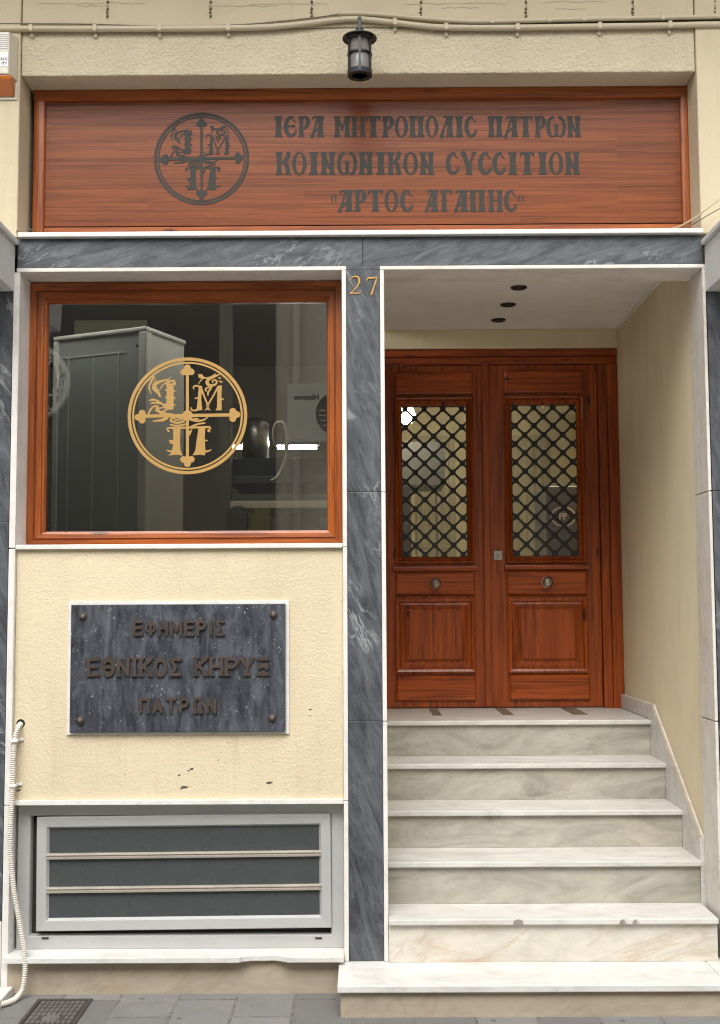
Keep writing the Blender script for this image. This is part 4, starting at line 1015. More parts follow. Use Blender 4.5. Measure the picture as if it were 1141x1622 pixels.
def plaque_line(txt, xa, xb, ya, yb_, serif, hw, gaps=0.16, wides=None):
    wides = wides or {}
    ws = [wides.get(c, 1.0) for c in txt]; tot = sum(ws) + gaps * (len(txt) - 1); u = (xb - xa) / tot
    bm = NB(); x = xa
    for c, w_ in zip(txt, ws):
        a, b = x, x + w_ * u; zt_, zb_ = WZ((a + b) / 2, ya, yl), WZ((a + b) / 2, yb_, yl); my = (ya + yb_) / 2
        raised_letter(bm, c, WX(a, my, yl), WX(b, my, yl), zb_, zt_, yl + .0006, 0.011, hw, serif)
        x = b + gaps * u
    part('lettering', bm, M['letter_bronze'], PQ)
WD = {'Ι': 0.42, 'Μ': 1.2, 'Ω': 1.05, 'Φ': 1.1, 'Ο': 1.05, 'Θ': 1.05}
plaque_line('ΕΦΗΜΕΡΙΣ', 211, 357, 982.5, 1007, False, 0.092, 0.2, WD)
plaque_line('ΕΘΝΙΚΟΣ', 139, 288.5, 1042, 1071, True, 0.088, 0.14, dict(WD, Ι=.5))
plaque_line('ΚΗΡΥΞ', 308, 427, 1041, 1070, True, 0.088, 0.14, WD)
plaque_line('ΠΑΤΡΩΝ', 221.5, 343.5, 1105, 1130, False, 0.092, 0.26, WD)

# ------------------------------------------------------------------ house number
bm = NB(); dx0, dz0 = W(554, 466.5, 0); k = WX(574, 450) - WX(554, 450)
HN = thing('house_number', 'gilt house number 27 on top of the grey marble pillar', 'house number', (dx0 + k, 0, dz0))
px2m = k / 20.0
def digit(fn, label=None):
    s = SDF(540, 640, 400, 520, 0.55 * 1.0) if False else SDF(552, 602, 434, 470, 0.35)
    fn(s); bm = s.mesh(NB(), lambda x, y: (W(x, y, 0)[0], -0.0006, W(x, y, 0)[1]), 0.003)
    part('digit', bm, M['brass'], HN)
def two(s):
    f = lambda x, y: (540 + x / 11.41, 400 + y / 11.41)
    s.line([f(155, 525), f(190, 470), f(240, 440), (f(310, 445)), f(335, 510), f(310, 590), f(250, 670), f(170, 745)], [.35, .6, .85, 1.25, 1.5, 1.2, .8, .5])
    s.line([f(165, 742), f(250, 735), f(330, 738), f(365, 690)], [.8, .9, .8, .4])
def seven(s):
    f = lambda x, y: (540 + x / 11.41, 400 + y / 11.41)
    s.line([f(468, 520), f(490, 468), f(560, 462), f(655, 452)], [.4, 1.0, 1.3, 1.0]); s.line([f(655, 452), f(620, 560), f(555, 755)], [.7, 1.0, 1.5])
digit(two); digit(seven)

# ------------------------------------------------------------------ recessed ceiling lights in the porch
for i, (px, py, lab) in enumerate(((822, 455, 'dark rimmed recessed ceiling light nearest the marble soffit of the porch'), (805, 482, 'dark rimmed recessed ceiling light between the two others in the porch ceiling'), (790, 506.5, 'dark rimmed recessed ceiling light nearest the beam over the door'))):
    d = fw * F_PX + rt * (px - CW / 2) - up * (py - CH / 2); t = (Z_CEIL - CAM.z) / d.z
    c = (CAM.x + d.x * t, CAM.y + d.y * t, Z_CEIL)
    o = thing('ceiling_light', lab, 'ceiling light', c, 'recessed ceiling lights in the porch')
    bm = NB(); lathe(bm, [(.020, -.001), (.024, -.010), (.040, -.007), (.043, -.0005)], c, 28); part('rim', bm, M['lamp_black'], o, smooth=True)
    bm = NB(); lathe(bm, [(0, -.004), (.0195, -.004), (.0195, -.001)], c, 20); part('bulb', bm, M['nickel'], o)
#==SMALL==
# ------------------------------------------------------------------ wall lantern
LY = -0.15
lx, _ = W(570, 85, LY); zc = lambda py: WZ(570, py, LY)
LM = thing('wall_lantern', 'black iron wall lantern with barred glass cylinder above the wooden sign', 'lantern', (lx, 0, zc(120)))
rb = (WX(589.5, 100, LY) - WX(551, 100, LY)) / 2; rbrim = (WX(597, 63, LY) - WX(542.5, 63, LY)) / 2
zb, zt = zc(121) + .004, zc(62)
bm = NB(); lathe(bm, [(.0, zt + .045), (.016, zt + .045), (.020, zt + .030), (.035, zt + .026), (rbrim, zt + .004), (rbrim, zt), (rb + .004, zt + .004), (rb + .001, zt - .010), (rb - .006, zt - .010), (0, zt + .002)], (lx, LY, 0), 36)
part('cap', bm, M['lamp_black'], LM, smooth=False)
bm = NB()
for k in range(6):
    a = 2 * PI * k / 6 - PI / 2; c = Vector((lx + rb * math.cos(a), LY + rb * math.sin(a), 0)); tng = Vector((-math.sin(a), math.cos(a), 0)) * .0052; nr = Vector((math.cos(a), math.sin(a), 0)) * .003
    pts = [c - tng - nr, c + tng - nr, c + tng + nr, c - tng + nr]
    prism(bm, [(p.x, p.y) for p in pts], 'z', zb + .001, zt + .003)
zmid = zc(87)
for z0, z1, rr in ((zmid - .004, zmid + .004, rb + .0015),):
    lathe(bm, [(rr - .004, z0), (rr, z0), (rr, z1), (rr - .004, z1), (rr - .004, z0)], (lx, LY, 0), 36)
lathe(bm, [(rb - .020, zb), (rb - .018, zb - .005), (rb, zb - .003), (rb + .002, zb + .018), (rb - .004, zb + .018), (rb - .004, zb + .002), (rb - .020, zb)], (lx, LY, 0), 36)
part('cage', bm, M['lamp_black'], LM)
bm = NB(); lathe(bm, [(0, zb + .004), (rb - .008, zb + .004), (rb - .006, zb + .012), (rb - .006, zt - .004)], (lx, LY, 0), 32); part('lamp_glass', bm, M['lamp_glass'], LM, smooth=True)
bm = NB(); lathe(bm, [(0, zt - .065), (.014, zt - .060), (.020, zt - .045), (.013, zt - .02), (.010, zt)], (lx, LY, 0), 16); part('bulb', bm, M['plastic_white'], LM, smooth=True)
bm = NB(); box(bm, lx - .009, lx + .009, LY - .004, LY + .004, zt + .040, zc(30)); box(bm, lx - .008, lx + .008, LY - .004, -.012, zc(30), zc(26.5))
tube(bm, smoothpath([(lx, -.012, zc(50)), (lx, -.05, zc(52)), (lx, LY * .7, zc(44)), (lx, LY + .01, zc(34))], .01), .004, 8)
part('arm', bm, M['lamp_black'], LM, 0.0015)
bm = NB(); lathe(bm, [(0, -.014), (.022, -.014), (.030, -.008), (.031, 0)], (lx, -.0005, zc(44)), 26, 'y'); part('wall_plate', bm, M['lamp_black'], LM, smooth=False)

# ------------------------------------------------------------------ conduits along the wall
def run(pts, y): return smoothpath([Vector((W(px, py, y)[0], y, W(px, py, y)[1])) for px, py in pts], 0.02)
rc = 4.6 * px2m
CA = thing('cable_conduit', 'long cream painted conduit sagging along the wall behind the lantern', 'conduit', (0, -.012, WZ(570, 40)))
part('pipe', tube(NB(), run([(-60, 46), (0, 45.5), (100, 45.5), (250, 45.5), (370, 44.5), (430, 42.5), (480, 38), (530, 32), (565, 30.2), (610, 34), (660, 40), (705, 43.5), (790, 44), (900, 42.5), (1010, 41), (1141, 38.5), (1220, 37.5)], -.019), rc, 12), M['pvc'], CA, smooth=True)
CB = thing('cable_conduit', 'shorter upper cream conduit running from the lantern to the right edge', 'conduit', (0.6, -.03, WZ(850, 30)))
part('pipe', tube(NB(), run([(535, 21.3), (580, 21.8), (620, 25), (690, 31), (750, 34), (830, 33), (920, 30.5), (1030, 28.5), (1141, 26.5), (1220, 25.5)], -.021), rc * .82, 12), M['pvc'], CB, smooth=True)
def saddle(px, py, par, r):
    x, z = W(px, py, -.019); bm = NB()
    box(bm, x - .009, x + .009, -.019 - r - .003, -.019 + r * .3, z - r - .002, z + r + .002); box(bm, x - .007, x + .007, -.012, -.0065, z - r - .022, z - r - .0025)
    part('clip', bm, M['pvc'], par, 0.002)
for px, py in ((50, 45.6), (151, 45.6), (253, 45.5), (362, 44.6), (626, 36), (707, 43.5), (820, 43.8), (950, 41.8), (1061, 40)): saddle(px, py, CA, rc)
for px, py in ((780, 34), (870, 31.8), (925, 30.3), (1050, 28.2)): saddle(px, py, CB, rc * .8)
whole('thin_cable', tube(NB(), run([(-60, 37), (0, 37.2), (130, 38), (250, 41), (370, 39.5), (450, 33), (505, 27), (536, 22.5)], -.012), .0028, 7), M['wire'], 'thin dark cable lying on top of the left stretch of conduit', 'cable', (WX(-60, 37), 0, WZ(0, 37)), smooth=True)
whole('thin_cable', tube(NB(), run([(728, 36.5), (760, 38), (850, 37.6), (940, 35.6), (1040, 34), (1141, 32), (1220, 31)], -.012), .0034, 7), M['ink'], 'black cable squeezed between the two conduits on the right', 'cable', (WX(728, 37), 0, WZ(728, 37)), smooth=True)
hooks = ((171, 'nearest the siren box'), (334, 'second from the siren box'), (494, 'just left of the lantern'), (667, 'just right of the lantern'), (833, 'second right of the lantern'), (1002, 'third right of the lantern'), (1132, 'farthest right'))
for px, where in hooks:
    x, z0 = W(px, 2, -.006); bm = NB(); pts = []
    for q in range(30):
        t = q / 29; pts.append(Vector((x + .0028 * math.sin(t * 16 + px), -.012 - .003 * math.cos(t * 20), z0 - t * (WZ(570, 2) - WZ(570, 31)))))
    tube(bm, pts, .0012, 6)
    for dz_ in (.004, .036, .052, .070): lathe(bm, [(0, -.009), (.004, -.008), (.0062, 0)], (x + .002 * math.sin(dz_ * 90), -.007, z0 - dz_), 9, 'y')
    whole('wire_tie', bm, M['rust'], 'rusty twisted wire tie hanging over the conduit, ' + where, 'wire tie', (x, -.006, z0), 'rusty wire ties above the conduit', smooth=True)

# ------------------------------------------------------------------ alarm siren box, upper left
ay0 = -0.09
bx1 = WX(14, 100, ay0); bx0 = bx1 - 0.19
az1_, az0_ = WZ(5, 50, ay0), WZ(5, 147, ay0)
AL = thing('alarm_siren', 'cream alarm siren box with amber lens at the upper left edge', 'alarm', ((bx0 + bx1) / 2, -0.012, az0_))
bxw = WX(29, 95, -0.012)
zam = WZ(5, 117, ay0)
bm = NB()
# tapering body
A = [(bx0, ay0, zam), (bx1, ay0, zam), (bx1, ay0, az1_), (bx0, ay0, az1_)]; Bk = [(2 * bx0 - bxw + .04, -.0135, zam - .002), (bxw, -.0135, zam - .002), (bxw, -.0135, az1_ + .012), (2 * bx0 - bxw + .04, -.0135, az1_ + .012)]
va = [bm.verts.new(p) for p in A]; vb = [bm.verts.new(p) for p in Bk]; bm.faces.new(va); bm.faces.new(vb[::-1])
for i in range(4): bm.faces.new((va[i], vb[i], vb[(i + 1) % 4], va[(i + 1) % 4]))
bmesh.ops.recalc_face_normals(bm, faces=bm.faces); part('body', bm, M['plastic_cream'], AL, 0.006)
bm = NB(); A = [(bx0, ay0 + .004, zam - .001), (bx1 - .003, ay0 + .004, zam - .001), (bxw - .006, ay0 + .045, az0_ + .03), (bxw - .006, -.02, az0_ + .018), (bx0, -.02, az0_ + .004), (bx0, ay0 + .04, az0_ + .012)]
# lens: wedge
prism(bm, [(ay0 + .003, zam - .0026), (ay0 + .006, zam - .02), (-.030, az0_ + .014), (-.020, az0_ + .012), (-.020, zam - .0026)], 'x', bx0 - .02, bxw - .008); part('lens', bm, M['amber'], AL, 0.004)
bm = NB(); box(bm, bx0 - .03, bxw, -.0195, -.0132, az0_, zam - .0045); part('back_plate', bm, M['plastic_cream'], AL, 0.004)
bm = NB(); zs_ = np.linspace(az1_ - .012, az1_ - .075, 8)
for z in zs_: box(bm, bx0 + .012, bx1 - .006, ay0 - .0022, ay0 - .0004, z - .0022, z + .0022)
part('louvre', bm, M['cab_side'], AL)
sz = WZ(5, 95, ay0); bm = NB(); box(bm, bx0 + .03, bx1 - .002, ay0 - .0016, ay0 - .0004, sz - .030, sz + .034); st_ = part('sticker', bm, M['plastic_white'], AL)
bm = NB(); plain_text(bm, 'RCE', .017, bx1 - .021, ay0 - .0018, WZ(5, 94, ay0), bold=.0006); plain_text(bm, 'ITY', .017, bx1 - .019, ay0 - .0018, WZ(5, 100.5, ay0), bold=.0006); part('printing', bm, M['ink'], st_)

# ------------------------------------------------------------------ corrugated hose at lower left
hp = [(33, 1147, .020), (29, 1153, -.004), (24, 1170, -.012), (21.5, 1200, -.014), (20.5, 1240, -.014), (18.5, 1275, -.018), (17, 1320, -.02), (18.5, 1370, -.02), (24, 1420, -.022), (33, 1470, -.03), (39.5, 1510, -.046), (40, 1540, -.052), (36, 1566, -.06), (25, 1586, -.10), (8, 1600, -.16), (-20, 1612, -.2)]
hpts = []
for px, py, y in hp:
    x, z = W(px, py, y); hpts.append(Vector((x, y, max(z, .014))))
dense = smoothpath(hpts, .0022)
HS = thing('corrugated_hose', 'white corrugated hose coming out of the wall beside the basement window down to the pavement', 'hose', (hpts[-3].x, hpts[-3].y, 0))
part('tube', tube(NB(), dense, lambda i: .0105 + .0022 * math.sin(i * PI / 2), 12), M['pvc_white'], HS, smooth=True)
for px, py in ((23.5, 1173), (21, 1244)):
    x, z = W(px, py, -.013); bm = NB(); box(bm, x - .015, x + .015, -.030, .0215, z - .007, z + .007); box(bm, x + .0152, x + .030, .012, .0215, z - .006, z + .006); part('clip', bm, M['plastic_white'], HS, 0.003)
bm = NB(); x, z = W(33, 1146, .021); lathe(bm, [(0, -.0012), (.016, -.0012), (.019, 0)], (x, .0217, z), 16, 'y'); part('wall_hole', bm, M['dark_void'], HS)

# ------------------------------------------------------------------ loose cables on the right end of the ledge and small ones on the left
def loose(pts, r, lab, base):
    v = [Vector((W(px, py, y)[0], y, W(px, py, y)[1])) for px, py, y in pts]
    whole('loose_cable', tube(NB(), smoothpath(v, .015), r, 7), M['wire'] if r < .003 else M['pvc'], lab, 'cable', base, 'loose cables on the ledge', smooth=True)
loose([(1058, 363.5, .05), (1080, 357, -.02), (1105, 342, -.05), (1125, 327, -.08), (1150, 309, -.1)], .0032, 'thicker loose cable rising from the right end of the ledge past the stucco pier', (WX(1058, 363), 0, Z_LEDGE1))
loose([(1082, 362.5, .05), (1102, 353, -.03), (1120, 342, -.06), (1150, 325, -.1)], .0026, 'thin loose cable below the thicker one at the right end of the ledge', (WX(1082, 363), 0, Z_LEDGE1))
loose([(26, 366, -.015), (36, 362, -.02), (46, 362.5, .0), (54, 366, .03)], .0025, 'thin loose cable curling on the left end of the ledge', (WX(30, 366), 0, Z_LEDGE1))

# ------------------------------------------------------------------ manhole cover in the pavement
q = [WG(58, 1585), WG(143, 1583), WG(122, 1628), WG(24, 1631)]
mx0, mx1 = (q[0][0] + q[3][0]) / 2, (q[1][0] + q[2][0]) / 2; my1, my0 = (q[0][1] + q[1][1]) / 2, (q[2][1] + q[3][1]) / 2 - .12
MH = thing('manhole_cover', 'square rusty cast iron access cover set in the pavement beside the hose', 'manhole cover', ((mx0 + mx1) / 2, (my0 + my1) / 2, 0))
bm = NB(); wd_ = .016
box(bm, mx0, mx1, my0, my0 + wd_, 0.0005, .006); box(bm, mx0, mx1, my1 - wd_, my1, .0005, .006); box(bm, mx0, mx0 + wd_, my0 + wd_, my1 - wd_, .0005, .0058); box(bm, mx1 - wd_, mx1, my0 + wd_, my1 - wd_, .0005, .0058)
part('rim', bm, M['worn_dark'], MH, 0.001)
part('plate', box(NB(), mx0 + wd_ + .002, mx1 - wd_ - .002, my0 + wd_ + .002, my1 - wd_ - .002, .0005, .0028), M['worn_dark'], MH)
bm = NB(); n = 9; cw = (mx1 - mx0 - 2 * wd_ - .012) / n; cl = (my1 - my0 - 2 * wd_ - .012) / n; mcx, mcy = (mx0 + mx1) / 2, (my0 + my1) / 2
for i in range(n):
    for j in range(n):
        x = mx0 + wd_ + .006 + cw * (i + .5); y = my0 + wd_ + .006 + cl * (j + .5)
        if ((x - mcx) / .04) ** 2 + ((y - mcy) / .04) ** 2 < 1.3: continue
        box(bm, x - cw * .38, x + cw * .38, y - cl * .38, y + cl * .38, .0028, .0055)
lathe(bm, [(0, .0058), (.034, .0058), (.036, .0028)], (mcx, mcy, 0), 24)
part('studs', bm, plain('worn_iron', (0.15, 0.14, 0.13), 0.6, 0.3, 0.35, 0.3), MH)

# ------------------------------------------------------------------ neighbours
def neighbour(side):
    s = -1 if side == 'l' else 1
    xe = XW0 - .004 if s < 0 else XJ1 + .006
    far = xe + s * 7.0
    lab = 'neighbouring front with dark grey marble pier and white cornice past the hose' if s < 0 else 'neighbouring front with dark grey marble pier and white cornice beside the porch'
    N = thing('neighbouring_building', lab, 'building', (xe + s * .5, 0, 0), 'neighbouring fronts')
    bm = NB()
    zz = [Z_LEDGE1 - .26, WZ(5, 827) if s < 0 else WZ(1135, 777), WZ(5, 1157) if s < 0 else WZ(1135, 1142), 0.30]
    for a, b in zip(zz, zz[1:]): box(bm, min(xe, xe + s * .4), max(xe, xe + s * .4), 0.004, .3, b + .001, a - .001)
    part('marble_pier', bm, M['grey_marble_v'], N, 0.002)
    part('pier_base', box(NB(), min(xe, xe + s * .4), max(xe, xe + s * .4), 0.002, .3, 0, .298), M['trim_marble'], N, 0.003)
    # projecting white cornice: outline in depth and height, running away from the doorway
    za = WZ(26 if s < 0 else 1110, 390); zb2 = WZ(20 if s < 0 else 1119, 462)
    xc = (WX(24, 430) if s < 0 else WX(1117, 430))
    pts = [(0.0, zb2), (-.40, zb2), (-.42, zb2 + .10), (-.42, za - .07), (-.44, za - .05), (-.49, za - .03), (-.49, za - .008), (-.48, za), (0.0, za)]
    part('cornice', prism(NB(), pts, 'x', xc, far), M['white_paint'], N, 0.004)
    part('cornice_slab', box(NB(), xc - s * .018, far, -.50, -.013, za + .0005, za + .024), M['white_paint'], N, 0.004)
    part('wall', box(NB(), (XL - .902 if s < 0 else XR + .902), far, 0.02, .3, 0.0, Z_TOP), M['stucco_smooth'], N)
    part('shop_front', box(NB(), xe + s * .402, far, 0.012, .018, 0.0, zb2 - .001), M['opp_dark'], N)
    return N
neighbour('l'); neighbour('r')
x, y = WG(21, 1563, .035)
whole('door_step', box(NB(), x - .6, x, -.30, -.008, -.05, .035), M['slab_marble'], 'low white marble step corner at the bottom left behind the hose', 'step', (x - .3, -.15, 0), bevel=.004)
#==INSIDE==
# ------------------------------------------------------------------ room behind the shop window
ZF = zl                                    # indoor floor level
RM = thing('shop_room', 'dim olive grey room seen behind the shop window', 'room', (-1.2, 2.0, ZF))
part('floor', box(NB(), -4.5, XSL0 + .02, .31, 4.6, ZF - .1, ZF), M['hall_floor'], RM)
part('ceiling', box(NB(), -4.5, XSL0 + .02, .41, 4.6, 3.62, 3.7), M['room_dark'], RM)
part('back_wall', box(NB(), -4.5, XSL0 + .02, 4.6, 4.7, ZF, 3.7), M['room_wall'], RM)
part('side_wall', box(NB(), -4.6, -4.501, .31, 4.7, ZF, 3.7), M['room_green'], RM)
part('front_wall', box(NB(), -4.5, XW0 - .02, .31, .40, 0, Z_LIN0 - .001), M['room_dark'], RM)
part('green_panel', box(NB(), WX(118, 500, 2.9), WX(232, 500, 2.9), 2.9, 2.95, ZF, 3.6), M['room_green'], RM)
# tall steel cabinet standing cornerwise
A = Vector((-1.049, .50)); Bc = Vector((-1.527, .71)); Cc = Vector((-.884, .805))
u = (Bc - A); lu = u.length; u.normalize(); v_ = Vector((-u.y, u.x)); v_ = v_ if v_.dot(Cc - A) > 0 else -v_
lv = .345
ztopc = WZ(226, 514, .50)
CB2 = thing('tall_cabinet', 'tall grey steel cabinet with white corner posts standing behind the shop window', 'cabinet', (A.x, A.y, ZF))
def obox(bm, a0, a1, b0, b1, z0, z1):
    P = [A + u * a + v_ * b for a, b in ((a0, b0), (a1, b0), (a1, b1), (a0, b1))]
    return prism(bm, [(p.x, p.y) for p in P], 'z', z0, z1)
part('back_panel', obox(NB(), .045, lu, .004, lv - .03, ZF + .03, ztopc - .03), M['cab_grey'], CB2)
part('side_panel', obox(NB(), .004, .03, .045, lv, ZF + .03, ztopc - .03), M['cab_side'], CB2)
part('corner_post', obox(NB(), -.004, .042, -.004, .042, ZF, ztopc - .031), M['cab_white'], CB2, .006)
part('corner_post', obox(NB(), lu + .0005, lu + .03, -.004, .03, ZF, ztopc - .031), M['cab_white'], CB2, .004)
part('top', obox(NB(), -.006, lu + .032, -.006, lv + .004, ztopc - .0305, ztopc - .008), M['cab_side'], CB2, .006)
bm = NB()
for a in (.16, .31, .46): obox(bm, a - .0025, a + .0025, .0008, .0036, ZF + .05, ztopc - .12)
obox(bm, .12, .50, .0012, .0038, ztopc - .125, ztopc - .119); part('seams', bm, M['cab_side'], CB2)
for z in (ztopc - .10, ztopc - .55, ztopc - 1.0):
    bm = NB(); p = A + u * .05; lathe(bm, [(0, -.004), (.006, -.003), (.007, 0)], (p.x, p.y, z), 10, 'y'); part('screw', bm, M['ink'], CB2)
# kitchen things at the back right of the room
def ind(l, t, r, b, Y): return RC(l, t, r, b, Y)
a = ind(362, 722, 440, 766, 2.3)
KH = thing('extractor_hood', 'dark blue steel extractor hood seen low through the shop window', 'hood', ((a[0] + a[1]) / 2, 2.5, a[2]))
bm = NB(); prism(bm, [(2.3, a[2]), (2.3, a[2] + .05), (2.42, a[3]), (3.0, a[3]), (3.0, a[2])], 'x', a[0], a[1] + .55); part('canopy', bm, M['blue_steel'], KH, .004)
c = W(404, 700, 2.6); bm = NB(); lathe(bm, [(.09, a[3] + .001), (.09, a[3] + .20), (.085, a[3] + .26), (.03, a[3] + .30), (0, a[3] + .30)], (c[0], 2.65, 0), 20); part('duct', bm, M['steel'], KH, smooth=True)
a = ind(365, 793, 540, 805, 2.0)
SH = thing('steel_counter', 'stainless steel counter edge seen at the bottom right of the shop window', 'counter', ((a[0] + a[1]) / 2, 2.2, ZF))
part('worktop', box(NB(), a[0], XSL0 - .01, 2.0, 2.7, a[2], a[3]), M['worktop'], SH, .004)
for x_ in (a[0] + .03, XSL0 - .06): part('leg', box(NB(), x_ - .02, x_ + .02, 2.03, 2.07, ZF, a[2] - .0005), M['steel'], SH)
for (l, t, r, b, lab) in ((388, 812, 404, 838, 'small olive cardboard box under the steel counter edge, left one'), (404, 806, 428, 840, 'larger olive cardboard box under the steel counter edge, right one')):
    q_ = ind(l, t, r, b, 1.9); bm = NB(); box(bm, q_[0], q_[1], 1.9, 2.0 - .002, ZF + .001, q_[3]); box(bm, q_[0] - .002, q_[0] + (q_[1] - q_[0]) * .45, 1.897, 1.95, q_[3] - .012, q_[3] + .004)
    whole('cardboard_box', bm, M['olive_card'], lab, 'box', ((q_[0] + q_[1]) / 2, 1.95, ZF), 'boxes under the counter', bevel=.002)
hl = [(437, 712), (432, 690), (436, 672), (446, 668), (453, 680), (454, 706), (450, 735), (438, 757), (426, 762)]
whole('flexible_hose', tube(NB(), smoothpath([Vector((W(p, q, 1.9)[0], 1.9, W(p, q, 1.9)[1])) for p, q in hl], .02), .013, 8), M['steel'], 'thin curved grey hose hanging beside the dark hood behind the shop window', 'hose', (W(437, 712, 1.9)[0], 1.9, W(437, 712, 1.9)[1]), smooth=True)
a = ind(360, 803, 392, 842, 1.85)
bm = NB(); box(bm, a[0], a[1], 1.85, 1.98, ZF + .001, a[3] - .03); lathe(bm, [(.0, a[3] - .03), (.05, a[3] - .0295), (.045, a[3]), (.02, a[3] + .01), (0, a[3] + .01)], ((a[0] + a[1]) / 2, 1.915, 0), 16)
whole('dark_canister', bm, M['opp_dark'], 'dark squat canister left of the olive boxes behind the shop window', 'canister', ((a[0] + a[1]) / 2, 1.91, ZF), bevel=.003)
a = ind(441, 812, 505, 842, 2.25)
bm = NB(); 
for k in range(7): z = a[2] + (a[3] - a[2]) * (k + .5) / 7; box(bm, a[0], a[1], 2.25, 2.26, z - .012, z + .010)
whole('slatted_panel', bm, M['cab_white'], 'white slatted panel under the steel counter', 'panel', ((a[0] + a[1]) / 2, 2.25, a[2]))
for (l, r, lab) in ((366, 391, 'short lit tube lamp left of the steel duct behind the shop window'), (437, 502, 'longer lit tube lamp right of the steel duct behind the shop window')):
    q_ = ind(l, 706, r, 711, 2.95)
    o = thing('tube_lamp', lab, 'lamp', ((q_[0] + q_[1]) / 2, 2.97, q_[2]), 'lit tube lamps in the room')
    P = [Vector((q_[0], 2.95, (q_[2] + q_[3]) / 2)), Vector((q_[1], 2.95, (q_[2] + q_[3]) / 2))]; part('tube', tube(NB(), P, .013, 10), M['tube_light'], o, smooth=True)
    part('housing', box(NB(), q_[0] - .02, q_[1] + .02, 2.935, 2.99, q_[3] + .004, q_[3] + .05), M['opp_dark'], o)
o = thing('tube_lamp', 'added unseen tube lamp under the ceiling just inside the shop window', 'lamp', (-1.2, .47, 3.42), 'lit tube lamps in the room')  # added lamp, out of view, to brighten the cabinet front
part('tube', tube(NB(), [Vector((-1.75, .47, 3.42)), Vector((-.45, .47, 3.42))], .013, 10), M['added_tube'], o, smooth=True)
part('housing', box(NB(), -1.8, -.40, .43, .51, 3.437, 3.50), M['opp_dark'], o)
a = ind(347, 640, 366, 842, 2.2)
whole('room_post', box(NB(), a[0], a[1], 2.2, 2.3, ZF, 3.6), M['room_wall'], 'slim olive post standing indoors left of the extractor hood', 'post', (a[0], 2.25, ZF))

# ------------------------------------------------------------------ hall behind the door
HX0, HX1 = XPR - .02, XPW + .6
HL = thing('entrance_hall', 'lit cream hall seen through the lattice of the double door', 'room', (.8, 2.5, ZF))
part('floor', box(NB(), HX0, HX1, YD + .21, 4.5, ZF - .1, ZF - .002), M['hall_floor'], HL)
part('ceiling', box(NB(), HX0, HX1, YD + .201, 4.5, 3.3, 3.4), M['hall_cream'], HL)
part('back_wall', box(NB(), HX0, HX1, 4.5, 4.6, ZF, 3.4), M['hall_cream'], HL)
part('side_wall', box(NB(), HX0 - .05, HX0, YD + .21, 4.6, ZF, 3.4), M['hall_cream'], HL)
part('side_wall', box(NB(), HX1, HX1 + .05, YD + .21, 4.6, ZF, 3.4), M['hall_cream'], HL)
part('front_wall', box(NB(), fx1 + .001, HX1, YD + .252, YD + .30, ZF, 3.4), M['hall_cream'], HL)
part('over_door', box(NB(), HX0, HX1, YD + .21, YD + .25, ZDT + .02, 3.3), M['hall_cream'], HL)
M['inner_door'] = plain('inner_door_paint', (0.36, 0.32, 0.22), 0.5)
for l, r in ((660, 690), (692, 722), (812, 845), (848, 872)):
    a = ind(l, 690, r, 870, 4.48); bm = NB(); box(bm, a[0], a[1], 4.47, 4.499, ZF, a[3]); frame_strip(bm, a[0] + .03, a[1] - .03, a[2], a[3] - .05, [(0, 4.47), (0, 4.462), (.02, 4.458), (.03, 4.4701)])
    part('inner_door', bm, M['inner_door'], HL, .003)
# arch soffit on the right
bm = NB(); pts = []
ac = W(870, 760, 3.2)
for k in range(13):
    t = PI * k / 24; pts.append((ac[0] + .62 * math.sin(t), ac[1] + .55 * math.cos(t)))
pts = pts + [(ac[0] + .70, ac[1]), (ac[0] + .70, 3.299), (ac[0], 3.299)]
part('arch', prism(bm, pts, 'y', 3.1, 3.5), M['hall_cream'], HL)
a = ind(636, 700, 705, 770, 3.0)
whole('grey_cupboard', box(NB(), a[0] - .02, a[1], 3.0, 3.4, a[2], a[3]), M['cupboard'], 'grey wall cupboard behind the left lattice of the door', 'cupboard', (a[0], 3.2, a[2]), bevel=.006)
a = ind(866, 770, 940, 900, 2.4)
FR = thing('drinks_fridge', 'dark blue fridge behind the right lattice of the door', 'fridge', ((a[0] + a[1]) / 2, 2.6, ZF))
part('body', box(NB(), a[0], a[1], 2.4, 2.95, ZF, a[3]), M['blue_steel'], FR, .01)
fxm, fzm = W(893, 818, 2.39); bm = NB(); plain_text(bm, 'FR', .055, fxm, 2.3985, fzm, bold=.002)
s = SDF(-.15, .15, -.12, .12, .006); s.add(np.abs(s.ell((0, 0), .075, .06)) - .004); s.mesh(bm, lambda x, y: (fxm + x, 2.3985, fzm + y))
part('badge', bm, M['cab_side'], FR)
a = ind(630, 770, 652, 885, 2.6)
whole('standing_panel', box(NB(), a[0] - .1, a[1], 2.6, 2.65, ZF, a[3]), M['opp_dark'], 'dark panel leaning low behind the left lattice of the door', 'panel', (a[0], 2.6, ZF), bevel=.004)
lx2, lz2 = W(641, 657, 2.7)
o = thing('hall_lamp', 'lit round hall lamp at the top left of the left door lattice', 'lamp', (lx2, 2.7, lz2))
bm = NB(); lathe(bm, [(0, -.07), (.05, -.055), (.075, 0), (.05, .055), (0, .07)], (lx2, 2.7, lz2), 18); part('globe', bm, M['bulb'], o, smooth=True)
bm = NB(); tube(bm, [Vector((lx2, 2.7, lz2 + .07)), Vector((lx2, 2.7, 3.3))], .006, 8); part('cord', bm, M['ink'], o)
o = thing('hall_lamp', 'added unseen hall lamp lighting the arch inside the hall', 'lamp', (1.35, 2.9, 3.2))  # extra lamp added out of sight to brighten the arch
bm = NB(); lathe(bm, [(.16, .0), (.15, .07), (0, .08)], (1.35, 2.9, 3.2), 20); lathe(bm, [(0, -.01), (.15, .0)], (1.35, 2.9, 3.2), 20); part('globe', bm, M['bulb'], o, smooth=True)

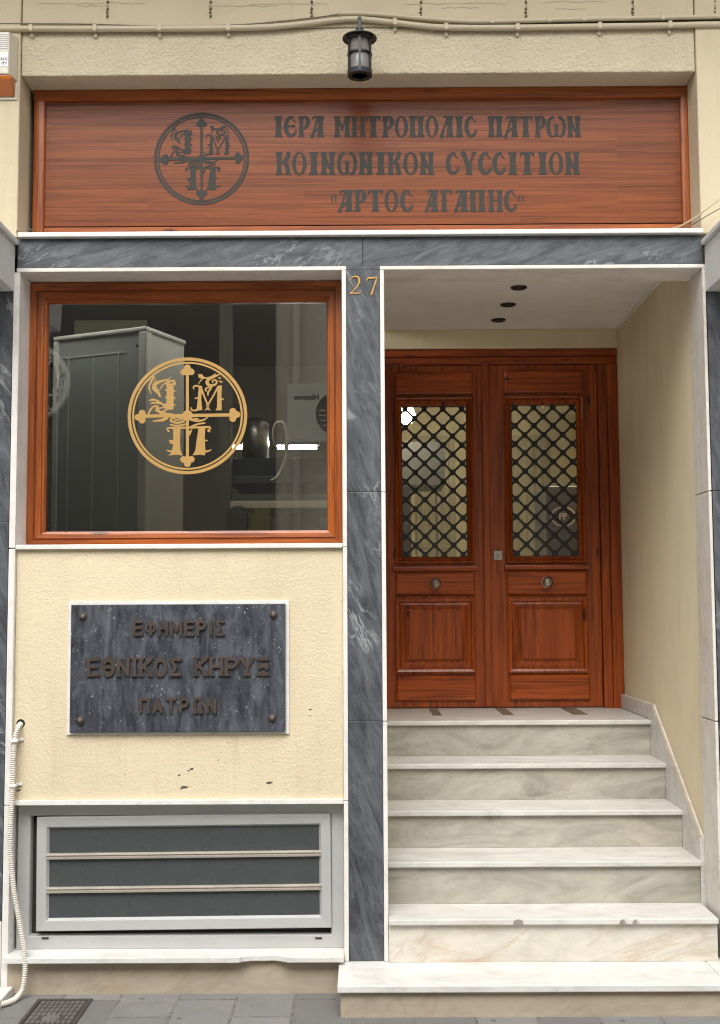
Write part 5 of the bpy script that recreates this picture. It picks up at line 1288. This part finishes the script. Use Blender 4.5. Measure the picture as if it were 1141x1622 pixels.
# ------------------------------------------------------------------ across the street (seen only mirrored in the panes)
YO = -7.4
OP = thing('opposite_building', 'beige building across the street mirrored faintly in the shop window', 'building', (0, YO, 0))
mir = lambda px, py, y=YO: W(px, py, 2 * (YW + .034) - y)      # mirrored position
part('wall', box(NB(), -14, 14, YO - .3, YO, 0, 5.9), M['opp_wall'], OP)
xa, xb = mir(-250, 700)[0], mir(437, 700)[0]
part('shutter', box(NB(), xa, xb, YO + .001, YO + .05, 0, 5.2), M['opp_dark'], OP, .01)
part('downpipe', tube(NB(), [Vector((mir(470, 500)[0], YO + .06, 0)), Vector((mir(470, 500)[0], YO + .06, 5.85))], .045, 12), M['opp_wall'], OP, smooth=True)
part('cornice', box(NB(), -14, 14, YO - .3, YO + .25, 5.9, 6.05), M['opp_wall'], OP, .02)
x0_, z1_ = mir(455, 607, YO + .3); z0_ = mir(455, 700, YO + .3)[1]
AC = thing('air_conditioner', 'white outdoor air conditioner across the street mirrored in the shop window', 'air conditioner', (x0_ + .42, YO + .15, z0_))
part('casing', box(NB(), x0_, x0_ + .84, YO + .001, YO + .30, z0_, z1_), M['plastic_white'], AC, .01)
fc = mir(537, 655, YO + .3); bm = NB(); lathe(bm, [(0, .002), (.21, .002), (.24, .012), (.25, .0005)], (fc[0], YO + .30, fc[1]), 30, 'y'); part('fan_grille', bm, M['opp_dark'], AC)
bm = NB(); n_ = mir(486, 629, YO + .3)
plain_text(bm, 'Hisense', .085, n_[0], YO + .302, n_[1], facing=1, bold=.002); part('badge', bm, M['ink'], AC)
bm = NB()
for k in range(6): z = mir(486, 650 + k * 8, YO + .3)[1]; box(bm, x0_ + .04, x0_ + .42, YO + .3005, YO + .304, z - .006, z + .006)
part('vent_slots', bm, M['cab_side'], AC)
a0, a1 = mir(362, 722, YO + .8), mir(520, 766, YO + .8)
rs = mir(48, 605, YO + .12); Rr_ = 63 / F_PX * (2 * YW - YO - CAM.y)
RS = thing('round_sign', 'round dark shop sign across the street mirrored at the left of the shop window', 'sign', (rs[0], YO + .1, rs[1] - Rr_))
bm = NB(); lathe(bm, [(0, .0), (Rr_ - .06, .0), (Rr_ - .06, -.08), (0, -.08)], (rs[0], YO + .14, rs[1]), 48, 'y'); part('disc', bm, M['opp_dark'], RS)
bm = NB(); lathe(bm, [(Rr_ - .055, -.08), (Rr_ - .055, .006), (Rr_, .006), (Rr_, -.08), (Rr_ - .055, -.08)], (rs[0], YO + .14, rs[1]), 48, 'y'); part('rim', bm, M['plastic_white'], RS)
bm = NB()
for k, ch in enumerate('ΑΓΡΑΦΙΚΑ'):
    an = R_(62 - k * 17.5)
    rr = Rr_ * .76
    # ring of letters on the side that the window mirrors
    plain_text(bm, ch, .17, rs[0] + rr * math.cos(R_(-58 + k * 17)), YO + .146, rs[1] + rr * math.sin(R_(-58 + k * 17)), facing=1, bold=.004, rot=0)
part('lettering', bm, M['plastic_white'], RS)
